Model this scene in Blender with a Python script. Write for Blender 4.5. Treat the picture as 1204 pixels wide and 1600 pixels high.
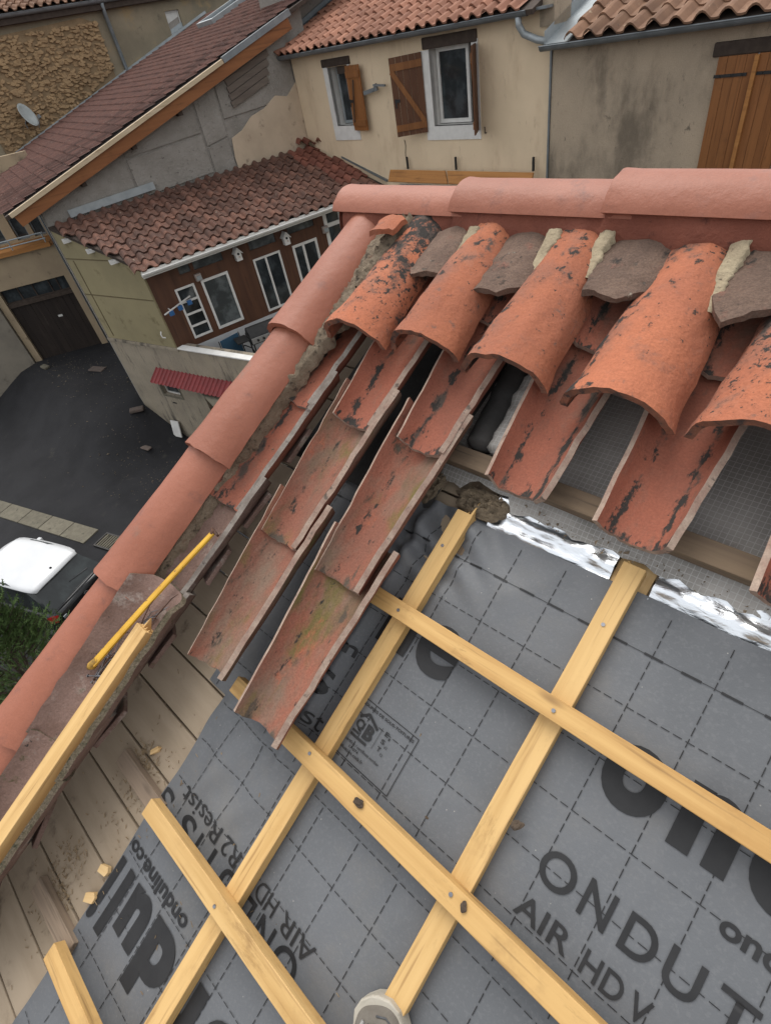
import bpy, bmesh, math, random
from mathutils import Vector, Matrix, noise as mnoise
R = math.radians
random.seed(7)
SC = bpy.context.scene
COL = SC.collection
for o in list(bpy.data.objects):
    bpy.data.objects.remove(o)

# ------------------------------------------------------------------ camera
AL = R(25.3128)                                   # pitch of the roof being repaired
cam_d = bpy.data.cameras.new('camera')
cam = bpy.data.objects.new('camera', cam_d); COL.objects.link(cam)
cam_d.sensor_fit = 'HORIZONTAL'; cam_d.sensor_width = 36.0
cam_d.lens = 36.0 * 833.88 / 1204.0
cam_d.clip_start = 0.02; cam_d.clip_end = 500
cam.rotation_euler = Matrix(((0.730916, -0.369843, 0.573566), (0.662444, 0.586561, -0.465955), (-0.164102, 0.720529, 0.673727))).to_euler()
cam.location = (0.0, -math.sin(AL), math.cos(AL))
SC.camera = cam

# ------------------------------------------------------------------ world, sun, exposure
w = bpy.data.worlds.new('World'); SC.world = w; w.use_nodes = True
nt = w.node_tree; nt.nodes.clear()
sky = nt.nodes.new('ShaderNodeTexSky'); sky.sky_type = 'NISHITA'; sky.sun_disc = False
SUN_EL, SUN_AZ = R(62), R(305)
sky.sun_elevation = SUN_EL; sky.sun_rotation = SUN_AZ
sky.air_density = 1.0; sky.dust_density = 4.0; sky.ozone_density = 1.0
hs = nt.nodes.new('ShaderNodeHueSaturation'); hs.inputs['Saturation'].default_value = 0.22
bg = nt.nodes.new('ShaderNodeBackground'); bg.inputs['Strength'].default_value = 0.15
wo = nt.nodes.new('ShaderNodeOutputWorld')
mx = nt.nodes.new('ShaderNodeMix'); mx.data_type = 'RGBA'; mx.inputs[0].default_value = 0.55; mx.inputs[7].default_value = (6.3, 6.4, 6.55, 1)   # even cloud cover
nt.links.new(sky.outputs[0], hs.inputs['Color']); nt.links.new(hs.outputs[0], mx.inputs[6]); nt.links.new(mx.outputs[2], bg.inputs[0]); nt.links.new(bg.outputs[0], wo.inputs[0])
sd = bpy.data.lights.new('sun', 'SUN'); sd.energy = 1.3; sd.angle = R(45); sd.color = (1.0, 0.97, 0.92)
so = bpy.data.objects.new('sun', sd); COL.objects.link(so)
_sd = Vector((math.sin(SUN_AZ) * math.cos(SUN_EL), math.cos(SUN_AZ) * math.cos(SUN_EL), math.sin(SUN_EL)))
so.rotation_euler = _sd.to_track_quat('Z', 'Y').to_euler()
SC.view_settings.view_transform = 'Standard'; SC.view_settings.look = 'None'
SC.view_settings.exposure = 0.52; SC.view_settings.gamma = 1.0; SC.view_settings.use_curve_mapping = False
SC.render.engine = 'CYCLES'
SC.render.resolution_x = 770; SC.render.resolution_y = 1024

# ------------------------------------------------------------------ materials
MATS = {}
class NT:
    def __init__(s, name):
        m = bpy.data.materials.new(name); m.use_nodes = True
        s.m = m; s.t = m.node_tree; s.t.nodes.clear()
        s.out = s.n('ShaderNodeOutputMaterial'); s.b = s.n('ShaderNodeBsdfPrincipled')
        s.l(s.b.outputs[0], s.out.inputs[0])
    def n(s, k, **kw):
        x = s.t.nodes.new(k)
        for a, v in kw.items(): setattr(x, a, v)
        return x
    def l(s, a, b): s.t.links.new(a, b)
    def mix(s, fac, a, b, mode='MIX'):
        x = s.n('ShaderNodeMix'); x.data_type = 'RGBA'; x.blend_type = mode
        s.put(x.inputs[0], fac); s.put(x.inputs[6], a); s.put(x.inputs[7], b)
        return x.outputs[2]
    def put(s, inp, v):
        if hasattr(v, 'is_linked') or isinstance(v, bpy.types.NodeSocket): s.l(v, inp)
        elif isinstance(v, tuple) and len(v) == 3: inp.default_value = (*v, 1)
        else: inp.default_value = v
    def math(s, op, a, b=0.0, clamp=False):
        x = s.n('ShaderNodeMath', operation=op); x.use_clamp = clamp
        s.put(x.inputs[0], a); s.put(x.inputs[1], b); return x.outputs[0]
    def coords(s, stretch=(1, 1, 1), kind='Object', rnd=True):
        tc = s.n('ShaderNodeTexCoord'); v = tc.outputs[kind]
        if rnd:
            oi = s.n('ShaderNodeObjectInfo'); r = s.math('MULTIPLY', oi.outputs['Random'], 57.0)
            a = s.n('ShaderNodeVectorMath', operation='ADD'); s.l(v, a.inputs[0]); s.l(r, a.inputs[1]); v = a.outputs[0]
        mp = s.n('ShaderNodeMapping'); mp.inputs['Scale'].default_value = stretch
        s.l(v, mp.inputs[0]); return mp.outputs[0]
    def noise(s, vec, scale, detail=5, rough=0.6, dist=0.0):
        x = s.n('ShaderNodeTexNoise'); s.l(vec, x.inputs['Vector'])
        x.inputs['Scale'].default_value = scale; x.inputs['Detail'].default_value = detail
        x.inputs['Roughness'].default_value = rough; x.inputs['Distortion'].default_value = dist
        return x.outputs['Fac']
    def step(s, v, lo, hi):
        x = s.n('ShaderNodeMapRange'); x.interpolation_type = 'SMOOTHSTEP'
        s.put(x.inputs[0], v); x.inputs[1].default_value = lo; x.inputs[2].default_value = hi
        return x.outputs[0]
    def bump(s, h, strength, dist=0.01):
        x = s.n('ShaderNodeBump'); x.inputs['Strength'].default_value = strength; x.inputs['Distance'].default_value = dist
        s.l(h, x.inputs['Height']); return x

def pm(name, c1, c2, scale=6, rough=0.85, bump=0.35, bscale=70, bdist=0.004, spots=(), rnd=0.12, stretch=(1, 1, 1), metal=0.0, detail=6, spec=0.35, grain=0.0, gsc=240, sst=None):
    """noise-mixed procedural material; spots = (colour, scale, lo, hi[, axis, weight][, detail])"""
    if name in MATS: return MATS[name]
    t = NT(name); co = t.coords(stretch); co1 = t.coords((1, 1, 1)); cos_ = t.coords(sst) if sst else co1
    c = t.mix(t.step(t.noise(co, scale, detail), 0.32, 0.68), c1, c2)
    oi = t.n('ShaderNodeObjectInfo')
    if rnd:
        hv = t.n('ShaderNodeHueSaturation'); t.l(c, hv.inputs['Color'])
        v = t.math('MULTIPLY_ADD', oi.outputs['Random'], 2 * rnd); v.node.inputs[2].default_value = 1 - rnd
        t.l(v, hv.inputs['Value']); c = hv.outputs[0]
    for sp in spots:
        col, sc, lo, hi = sp[:4]
        nv = t.noise(cos_, sc, 5, 0.68)
        if len(sp) > 4 and sp[4] is not None:
            tc = t.n('ShaderNodeTexCoord'); sx = t.n('ShaderNodeSeparateXYZ'); t.l(tc.outputs['Object'], sx.inputs[0])
            if sp[4] == 3:      # along the crease between belly and side of a channel tile
                ax = t.math('ABSOLUTE', t.math('SUBTRACT', t.math('ABSOLUTE', sx.outputs[0]), 0.040)); g = t.math('MULTIPLY', t.math('SUBTRACT', 1.0, t.math('MULTIPLY', ax, 55.0), True), sp[5])
            elif sp[4] == 4:    # towards the lower edge
                g = t.math('MULTIPLY', t.math('SUBTRACT', 1.0, t.math('MULTIPLY', sx.outputs[1], 16.0), True), sp[5])
            else: g = t.math('MULTIPLY', sx.outputs[sp[4]], sp[5])
            nv = t.math('ADD', nv, g)
        c = t.mix(t.step(nv, lo, hi), c, col)
    if grain:
        gv = t.n('ShaderNodeHueSaturation'); t.l(c, gv.inputs['Color'])
        mr = t.n('ShaderNodeMapRange'); t.l(t.noise(co1, gsc, 3, 0.7), mr.inputs[0]); mr.inputs[1].default_value = 0.3; mr.inputs[2].default_value = 0.7; mr.inputs[3].default_value = 1 - grain; mr.inputs[4].default_value = 1 + grain
        t.l(mr.outputs[0], gv.inputs['Value']); c = gv.outputs[0]
    t.l(c, t.b.inputs['Base Color'])
    t.b.inputs['Roughness'].default_value = rough; t.b.inputs['Metallic'].default_value = metal
    t.b.inputs['Specular IOR Level'].default_value = spec
    if bump:
        b = t.bump(t.noise(co1 if stretch == (1, 1, 1) else co, bscale if stretch == (1, 1, 1) else bscale / max(stretch), 6, 0.65), bump, bdist); t.l(b.outputs[0], t.b.inputs['Normal'])
    MATS[name] = t.m
    return t.m

def wood(name, c1, c2, dark, along=0, rough=0.65, knots=True, rnd=0.08, gs=1.0):
    if name in MATS: return MATS[name]
    t = NT(name)
    st = [34 * gs, 34 * gs, 34 * gs]; st[along] = 1.6 * gs
    co = t.coords(tuple(st)); cc = t.coords((1, 1, 1))
    g = t.noise(co, 1.0, 5, 0.6, 0.35)
    c = t.mix(t.step(g, 0.3, 0.7), c1, c2)
    g2 = t.noise(co, 3.1, 3, 0.5)
    c = t.mix(t.math('MULTIPLY', t.step(g2, 0.56, 0.76), 0.6), c, dark)
    c = t.mix(t.math('MULTIPLY', t.step(t.noise(cc, 5 * gs, 6, 0.7), 0.52, 0.78), 0.55), c, dark)
    sst = [26 * gs] * 3; sst[along] = 7 * gs
    c = t.mix(t.math('MULTIPLY', t.step(t.noise(t.coords(tuple(sst)), 1.0, 7, 0.75), 0.57, 0.72), 0.5), c, tuple(x * 0.75 for x in dark))
    if knots:
        kst = [14, 14, 14]; kst[along] = 4.2
        kc = t.coords(tuple(kst)); v = t.n('ShaderNodeTexVoronoi'); t.l(kc, v.inputs['Vector']); v.inputs['Scale'].default_value = 1.0
        c = t.mix(t.math('MULTIPLY', t.step(v.outputs['Distance'], 0.17, 0.05), 0.8), c, dark)
    oi = t.n('ShaderNodeObjectInfo'); hv = t.n('ShaderNodeHueSaturation'); t.l(c, hv.inputs['Color'])
    v = t.math('MULTIPLY_ADD', oi.outputs['Random'], 2 * rnd); v.node.inputs[2].default_value = 1 - rnd
    t.l(v, hv.inputs['Value']); t.l(hv.outputs[0], t.b.inputs['Base Color'])
    t.b.inputs['Roughness'].default_value = rough; t.b.inputs['Specular IOR Level'].default_value = 0.3
    b = t.bump(g, 0.3, 0.002); t.l(b.outputs[0], t.b.inputs['Normal'])
    MATS[name] = t.m; return t.m

def glass(name='window_glass', col=(0.02, 0.024, 0.026), rough=0.06):
    if name in MATS: return MATS[name]
    t = NT(name); co = t.coords((1, 1, 1))
    c = t.mix(t.step(t.noise(co, 3.0, 4), 0.4, 0.7), col, tuple(x * 2.6 for x in col))
    t.l(c, t.b.inputs['Base Color']); t.b.inputs['Roughness'].default_value = rough; t.b.inputs['Specular IOR Level'].default_value = 0.5
    MATS[name] = t.m; return t.m

LICHEN = (0.034, 0.029, 0.025)
M = {}
M['painted'] = pm('painted_terracotta', (0.265, 0.088, 0.048), (0.310, 0.110, 0.064), 4, 0.52, 0.5, 45, 0.004, [((0.37, 0.155, 0.105), 6, 0.58, 0.82), ((0.18, 0.068, 0.045), 12, 0.55, 0.76), ((0.19, 0.12, 0.085), 5, 0.62, 0.78), ((0.13, 0.06, 0.045), 48, 0.70, 0.76), ((0.46, 0.32, 0.25), 36, 0.755, 0.80)], 0.09, grain=0.08, spec=0.42)
COV = [((0.43, 0.18, 0.105), 7, 0.55, 0.80), ((0.235, 0.105, 0.070), 6, 0.50, 0.78, 0, -1.6), ((0.24, 0.105, 0.070), 14, 0.54, 0.76), ((0.155, 0.092, 0.070), 32, 0.60, 0.74)]
M['cover'] = pm('cover_terracotta', (0.395, 0.135, 0.068), (0.32, 0.112, 0.062), 4, 0.88, 0.8, 60, 0.006,
                COV + [((0.085, 0.062, 0.050), 20, 0.66, 0.80, 1, 0.40), (LICHEN, 30, 0.66, 0.74, 1, 0.32), (LICHEN, 75, 0.675, 0.73, 1, 0.16), (LICHEN, 30, 0.69, 0.79, 0, -3.0), ((0.44, 0.36, 0.28), 90, 0.75, 0.80)], 0.08, grain=0.16)
M['coverlichen'] = pm('lichened_cover_terracotta', (0.395, 0.132, 0.066), (0.32, 0.112, 0.062), 4, 0.88, 0.8, 60, 0.006,
                COV + [((0.075, 0.055, 0.045), 16, 0.60, 0.78, 1, 0.62), (LICHEN, 44, 0.63, 0.70, 1, 0.50), (LICHEN, 85, 0.60, 0.66, 1, 0.24), ((0.44, 0.36, 0.28), 90, 0.75, 0.80)], 0.08, grain=0.16)
M['channel'] = pm('channel_terracotta', (0.305, 0.100, 0.060), (0.240, 0.086, 0.055), 5, 0.85, 0.6, 70, 0.005,
                  [((0.33, 0.125, 0.078), 8, 0.52, 0.8), ((0.19, 0.105, 0.075), 10, 0.52, 0.76), ((0.13, 0.078, 0.056), 22, 0.58, 0.74), ((0.06, 0.046, 0.038), 16, 0.62, 0.74), ((0.075, 0.056, 0.045), 24, 0.66, 0.80, 3, 0.24), (LICHEN, 46, 0.68, 0.77, 3, 0.24), (LICHEN, 34, 0.66, 0.74, 4, 0.17), (LICHEN, 60, 0.655, 0.71), ((0.36, 0.29, 0.22), 80, 0.77, 0.81)], 0.07, grain=0.14, sst=(1, 0.5, 1))
M['mossy'] = pm('mossy_channel_terracotta', (0.275, 0.098, 0.062), (0.200, 0.090, 0.062), 6, 0.9, 0.7, 70, 0.005,
                [((0.190, 0.128, 0.092), 6, 0.44, 0.66), ((0.140, 0.094, 0.056), 9, 0.50, 0.70), ((0.140, 0.112, 0.038), 8, 0.55, 0.72), ((0.33, 0.105, 0.058), 11, 0.60, 0.70), ((0.075, 0.058, 0.042), 30, 0.58, 0.70), ((0.085, 0.066, 0.050), 30, 0.64, 0.78, 4, 0.2), (LICHEN, 50, 0.68, 0.77, 3, 0.16), (LICHEN, 75, 0.64, 0.70)], 0.08, stretch=(1.0, 0.45, 1.0), grain=0.2, sst=(1, 0.42, 1))
M['greyrim'] = pm('grey_tile_edge', (0.30, 0.265, 0.23), (0.20, 0.165, 0.14), 30, 0.92, 0.6, 120, 0.003, [((0.10, 0.08, 0.07), 40, 0.58, 0.68)], 0.08, grain=0.2)
M['rim'] = pm('worn_tile_edge', (0.37, 0.28, 0.22), (0.275, 0.18, 0.14), 30, 0.92, 0.6, 120, 0.003, [((0.13, 0.10, 0.08), 40, 0.58, 0.68)], 0.08, grain=0.2)
M['coverrim'] = pm('dark_cover_edge', (0.24, 0.10, 0.06), (0.13, 0.07, 0.05), 30, 0.92, 0.6, 120, 0.003, [((0.06, 0.045, 0.04), 40, 0.52, 0.64)], 0.08, grain=0.2)
M['oldtile'] = pm('weathered_tile', (0.150, 0.092, 0.072), (0.215, 0.140, 0.115), 9, 0.92, 0.8, 80, 0.005, [((0.40, 0.34, 0.30), 12, 0.54, 0.72), ((0.085, 0.072, 0.036), 24, 0.58, 0.7), (LICHEN, 50, 0.64, 0.7)], 0.1, grain=0.18)
M['mossrim'] = pm('mossy_tile_edge', (0.115, 0.095, 0.058), (0.17, 0.135, 0.095), 60, 0.95, 1.0, 140, 0.008, [((0.05, 0.05, 0.03), 70, 0.55, 0.65)], 0.05, grain=0.3)
M['shard'] = pm('grey_tile_shard', (0.125, 0.082, 0.062), (0.175, 0.115, 0.085), 14, 0.93, 1.0, 90, 0.006, [((0.21, 0.10, 0.072), 16, 0.58, 0.72), (LICHEN, 20, 0.56, 0.66), ((0.33, 0.29, 0.23), 40, 0.64, 0.72)], 0.15, grain=0.25)
M['mortar'] = pm('old_mortar', (0.165, 0.125, 0.086), (0.26, 0.205, 0.145), 22, 0.97, 1.0, 90, 0.012, [((0.08, 0.062, 0.045), 36, 0.54, 0.66), ((0.17, 0.09, 0.06), 14, 0.6, 0.72)], 0.05)
M['palemortar'] = pm('pale_mortar', (0.40, 0.33, 0.22), (0.30, 0.24, 0.16), 22, 0.97, 0.9, 90, 0.008, [((0.12, 0.095, 0.065), 40, 0.6, 0.68)], 0.1)
M['redmortar'] = pm('red_pointing', (0.215, 0.072, 0.045), (0.17, 0.056, 0.036), 12, 0.9, 0.9, 60, 0.008, [((0.10, 0.035, 0.025), 30, 0.58, 0.7)], 0.03)
M['batten'] = wood('new_pine_batten', (0.58, 0.365, 0.142), (0.435, 0.248, 0.085), (0.17, 0.090, 0.036))
M['batten2'] = wood('clean_pine_batten', (0.61, 0.40, 0.168), (0.49, 0.300, 0.112), (0.25, 0.13, 0.046))
M['ply'] = pm('deck_board', (0.335, 0.265, 0.19), (0.285, 0.222, 0.155), 4, 0.85, 0.25, 90, 0.002, [((0.14, 0.10, 0.068), 9, 0.58, 0.75), ((0.34, 0.28, 0.20), 40, 0.7, 0.78)], 0.08, (1, 6, 1))
M['oldwood'] = wood('weathered_batten', (0.30, 0.225, 0.16), (0.20, 0.15, 0.11), (0.08, 0.06, 0.045), rough=0.9)
M['membrane'] = None
M['print'] = pm('black_print', (0.014, 0.014, 0.015), (0.020, 0.020, 0.021), 20, 0.55, 0, rnd=0)
M['feltmesh'] = None
M['rockwool'] = pm('rock_wool', (0.225, 0.175, 0.118), (0.14, 0.108, 0.074), 30, 1.0, 1.0, 120, 0.01, [((0.16, 0.13, 0.09), 60, 0.6, 0.7)], 0)
M['nail'] = pm('nail_steel', (0.30, 0.31, 0.34), (0.16, 0.15, 0.15), 40, 0.4, 0, metal=0.85, rnd=0.2)
M['rust'] = pm('rusty_iron', (0.10, 0.045, 0.025), (0.055, 0.032, 0.024), 40, 0.8, 0.3, 100, 0.002)
M['yellow'] = pm('yellow_paint', (0.62, 0.36, 0.035), (0.52, 0.28, 0.03), 14, 0.45, 0.2, 80, 0.001, [((0.14, 0.085, 0.035), 38, 0.60, 0.68), ((0.25, 0.13, 0.03), 20, 0.64, 0.74)], 0)
M['yellowdirty'] = pm('dirty_yellow_paint', (0.42, 0.24, 0.04), (0.16, 0.10, 0.035), 45, 0.75, 0.6, 80, 0.003, rnd=0)
M['chip'] = wood('pale_wood_chip', (0.66, 0.47, 0.24), (0.56, 0.37, 0.17), (0.38, 0.22, 0.09), knots=False, rnd=0.1)
M['sawdust'] = pm('sawdust', (0.16, 0.11, 0.065), (0.26, 0.19, 0.11), 60, 1, 0, rnd=0)

def membrane_mat():
    t = NT('grey_roof_membrane'); co = t.coords((1, 1, 1), rnd=False)
    c = t.mix(t.step(t.noise(co, 3.5, 5), 0.3, 0.7), (0.098, 0.103, 0.110), (0.120, 0.125, 0.133))
    c = t.mix(t.math('MULTIPLY', t.step(t.noise(co, 160, 2, 0.5), 0.5, 0.7), 0.35), c, (0.15, 0.153, 0.158))
    c = t.mix(t.math('MULTIPLY', t.step(t.noise(co, 4, 6, 0.7), 0.5, 0.75), 0.45), c, (0.155, 0.145, 0.13))
    v = t.n('ShaderNodeTexVoronoi'); t.l(co, v.inputs['Vector']); v.inputs['Scale'].default_value = 48
    c = t.mix(t.math('MULTIPLY', t.step(v.outputs['Distance'], 0.07, 0.035), t.step(t.noise(co, 11, 2), 0.5, 0.6)), c, (0.30, 0.29, 0.27))
    t.l(c, t.b.inputs['Base Color']); t.b.inputs['Roughness'].default_value = 0.52; t.b.inputs['Specular IOR Level'].default_value = 0.42
    b = t.bump(t.noise(co, 300, 2, 0.5), 0.25, 0.001); b2 = t.bump(t.noise(co, 9, 4, 0.5), 0.30, 0.01)
    t.l(b2.outputs[0], b.inputs['Normal']); t.l(b.outputs[0], t.b.inputs['Normal'])
    return t.m
M['membrane'] = membrane_mat()

def felt_mat():
    t = NT('reinforced_grey_felt'); co = t.coords((1, 1, 1), rnd=False)
    c = t.mix(t.step(t.noise(co, 6, 6), 0.35, 0.65), (0.22, 0.208, 0.19), (0.33, 0.312, 0.288))
    def lines(axis, k):
        s = t.n('ShaderNodeSeparateXYZ'); t.l(co, s.inputs[0])
        f = t.math('FRACT', t.math('MULTIPLY', s.outputs[axis], k)); return t.step(t.math('ABSOLUTE', t.math('SUBTRACT', f, 0.5)), 0.40, 0.46)
    g = t.math('MAXIMUM', lines(0, 95), lines(1, 95)); g = t.math('MULTIPLY', g, 0.6)
    c = t.mix(g, c, (0.44, 0.43, 0.41))
    c = t.mix(t.step(t.noise(co, 10, 7, 0.7), 0.58, 0.72), c, (0.12, 0.085, 0.06))
    t.l(c, t.b.inputs['Base Color']); t.b.inputs['Roughness'].default_value = 0.6
    b = t.bump(g, 0.4, 0.002); t.l(b.outputs[0], t.b.inputs['Normal'])
    return t.m
M['feltmesh'] = felt_mat()

def foil_mat():
    t = NT('silver_foil'); co = t.coords((5, 16, 1), rnd=False)
    t.b.inputs['Base Color'].default_value = (0.82, 0.85, 0.88, 1); t.b.inputs['Metallic'].default_value = 1.0; t.b.inputs['Roughness'].default_value = 0.34
    b = t.bump(t.noise(co, 6, 4, 0.55, 0.4), 0.5, 0.006); t.l(b.outputs[0], t.b.inputs['Normal'])
    return t.m
M['foil'] = foil_mat()

# ------------------------------------------------------------------ object helpers
def link(o, parent=None):
    COL.objects.link(o)
    if parent is not None: o.parent = parent
    return o
def tag(o, label=None, cat=None, group=None, kind=None):
    if label: o['label'] = label
    if cat: o['category'] = cat
    if group: o['group'] = group
    if kind: o['kind'] = kind
    return o
def empty(name, loc=(0, 0, 0), rot=(0, 0, 0), parent=None):
    o = bpy.data.objects.new(name, None); o.location = loc; o.rotation_euler = rot; o.empty_display_size = 0.2
    return link(o, parent)
def inst(name, mesh, parent=None, loc=(0, 0, 0), rot=(0, 0, 0), scale=None):
    o = bpy.data.objects.new(name, mesh); o.location = loc; o.rotation_euler = rot
    if scale: o.scale = scale
    return link(o, parent)

class MB:
    """collects shapes, builds one mesh"""
    def __init__(s): s.v = []; s.f = []; s.mi = []
    def quad(s, a, b, c, d, m=0):
        n = len(s.v); s.v += [tuple(a), tuple(b), tuple(c), tuple(d)]; s.f.append((n, n + 1, n + 2, n + 3)); s.mi.append(m)
    def poly(s, pts, m=0):
        n = len(s.v); s.v += [tuple(p) for p in pts]; s.f.append(tuple(range(n, n + len(pts)))); s.mi.append(m)
    def box(s, x0, x1, y0, y1, z0, z1, m=0):
        n = len(s.v)
        s.v += [(x0, y0, z0), (x1, y0, z0), (x1, y1, z0), (x0, y1, z0), (x0, y0, z1), (x1, y0, z1), (x1, y1, z1), (x0, y1, z1)]
        for q in ((0, 3, 2, 1), (4, 5, 6, 7), (0, 1, 5, 4), (1, 2, 6, 5), (2, 3, 7, 6), (3, 0, 4, 7)):
            s.f.append(tuple(n + i for i in q)); s.mi.append(m)
    def bar(s, a, b, wd, th, up=(0, 0, 1), m=0):
        a = Vector(a); b = Vector(b); d = (b - a).normalized(); u = Vector(up); sx = d.cross(u).normalized(); u = sx.cross(d)
        n = len(s.v)
        for p in (a, b):
            for i, j in ((-1, -1), (1, -1), (1, 1), (-1, 1)): s.v.append(tuple(p + sx * i * wd / 2 + u * j * th / 2))
        for q in ((3, 2, 1, 0), (4, 5, 6, 7), (0, 1, 5, 4), (1, 2, 6, 5), (2, 3, 7, 6), (3, 0, 4, 7)):
            s.f.append(tuple(n + i for i in q)); s.mi.append(m)
    def tube(s, pts, r, k=8, m=0, caps=True):
        pts = [Vector(p) for p in pts]; n0 = len(s.v); ref = None
        for i, p in enumerate(pts):
            d = (pts[min(i + 1, len(pts) - 1)] - pts[max(i - 1, 0)]).normalized()
            if ref is None: ref = Vector((0, 0, 1)) if abs(d.z) < 0.9 else Vector((1, 0, 0))
            a = d.cross(ref).normalized(); b = a.cross(d); ref = b
            rr = r[i] if isinstance(r, (list, tuple)) else r
            for j in range(k):
                t = 2 * math.pi * j / k; s.v.append(tuple(p + a * math.cos(t) * rr + b * math.sin(t) * rr))
        for i in range(len(pts) - 1):
            for j in range(k):
                q = n0 + i * k; s.f.append((q + j, q + (j + 1) % k, q + k + (j + 1) % k, q + k + j)); s.mi.append(m)
        if caps:
            s.f.append(tuple(n0 + j for j in range(k))[::-1]); s.mi.append(m)
            q = n0 + (len(pts) - 1) * k; s.f.append(tuple(q + j for j in range(k))); s.mi.append(m)
    def prism(s, pts, y0, y1, m=0):
        """pts = (x, z) outline, extruded from y0 to y1"""
        n = len(pts); k = len(s.v)
        s.v += [(p[0], y0, p[1]) for p in pts] + [(p[0], y1, p[1]) for p in pts]
        s.f.append(tuple(range(k, k + n))); s.mi.append(m); s.f.append(tuple(range(k + n, k + 2 * n))[::-1]); s.mi.append(m)
        for i in range(n):
            j = (i + 1) % n; s.f.append((k + j, k + i, k + n + i, k + n + j)); s.mi.append(m)
    def mesh(s, name, mats, smooth=False, merge=0.0, recalc=True):
        me = bpy.data.meshes.new(name); me.from_pydata(s.v, [], s.f)
        mats = mats if isinstance(mats, (list, tuple)) else [mats]
        for q in mats: me.materials.append(q)
        me.polygons.foreach_set('material_index', s.mi)
        if recalc or merge:
            bm = bmesh.new(); bm.from_mesh(me)
            if merge: bmesh.ops.remove_doubles(bm, verts=bm.verts, dist=merge)
            if recalc: bmesh.ops.recalc_face_normals(bm, faces=bm.faces)
            bm.to_mesh(me); bm.free()
        if smooth: me.polygons.foreach_set('use_smooth', [True] * len(me.polygons))
        me.update(); return me
    def build(s, name, mats, parent=None, loc=(0, 0, 0), rot=(0, 0, 0), smooth=False, bevel=0.0, merge=0.0, recalc=True):
        o = inst(name, s.mesh(name, mats, smooth, merge, recalc), parent, loc, rot)
        if bevel:
            b = o.modifiers.new('bevel', 'BEVEL'); b.width = bevel; b.segments = 2; b.limit_method = 'ANGLE'
        return o
def B(*a, m=0):
    b = MB(); b.box(*a, m=m); return b

def nz(x, y, z, sc=1.0): return mnoise.noise(Vector((x * sc, y * sc, z * sc)))

def smooth_by_angle(me, ang=40):
    me.polygons.foreach_set('use_smooth', [True] * len(me.polygons))
    bm = bmesh.new(); bm.from_mesh(me)
    for e in bm.edges:
        if len(e.link_faces) == 2: e.smooth = e.calc_face_angle(0) < R(ang)
    bm.to_mesh(me); bm.free()

def canal(name, L, rl, ru, half, th, convex, mats, seed=0, nx=14, ny=12, rough=0.0025, chip=0.006, flare=0.0, round_up=0.0):
    """half-round clay tile: x across, y up the slope (0 = lower end); curved body, worn rims in slot 1"""
    h = R(half); V = []; F = []; MI = []
    def pt(i, j, outer):
        t = -h + 2 * h * i / nx; k = j / ny; r = rl + (ru - rl) * k
        if flare and k < 0.12: r += flare * (1 - k / 0.12)
        y = L * k
        e = min(k, 1 - k)
        if k < 0.001: y += chip * (nz(i * 0.45, seed * 3.1, 1.3) + 0.5 * nz(i * 1.3, seed, 7))
        if k > 0.999: y += chip * nz(i * 0.5, seed * 5.3, 2.1) 
        if round_up: y -= round_up * abs(t / h) ** 3 * L * k ** 3
        dr = rough * (nz(t * 2.2 + seed * 9.7, k * 4, 0.3) + 0.6 * nz(t * 5 + seed, k * 10, 4.0))
        rr = r + dr + (0 if outer else (-th if convex else -th * abs(math.sin(t)) * 0.9))
        x = rr * math.sin(t); c = math.cos(t)
        if abs(abs(i - nx / 2) - nx / 2) < 0.01:
            x *= 1 + 0.02 * nz(k * 9, seed * 2.2, 5); c += 0.03 * nz(k * 12, seed, 9)
        if convex: z = rr * c - r * math.cos(h)
        else:
            d = r * (1 - math.cos(h)); q_ = max(0.0, (1 - c) / (1 - math.cos(h))); z = d * q_ ** 1.22 + (0 if outer else th * (0.35 + 0.65 * math.cos(t)))
        return (x, y, z)
    for outer in (1, 0):
        for j in range(ny + 1):
            for i in range(nx + 1): V.append(pt(i, j, outer))
    W = nx + 1; O = W * (ny + 1)
    for j in range(ny):
        for i in range(nx):
            a = j * W + i; F.append((a, a + 1, a + W + 1, a + W)); MI.append(0)
            F.append((O + a, O + a + W, O + a + W + 1, O + a + 1)); MI.append(0)
    for i in range(nx):
        F.append((i + 1, i, O + i, O + i + 1)); MI.append(1)
        a = ny * W + i; F.append((a, a + 1, O + a + 1, O + a)); MI.append(1)
    for j in range(ny):
        a = j * W; F.append((a, a + W, O + a + W, O + a)); MI.append(1)
        a = j * W + nx; F.append((a + W, a, O + a, O + a + W)); MI.append(1)
    me = bpy.data.meshes.new(name); me.from_pydata(V, [], F)
    for q in mats: me.materials.append(q)
    me.polygons.foreach_set('material_index', MI)
    bm = bmesh.new(); bm.from_mesh(me); bmesh.ops.recalc_face_normals(bm, faces=bm.faces); bm.to_mesh(me); bm.free()
    smooth_by_angle(me, 50); me.update(); return me

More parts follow.
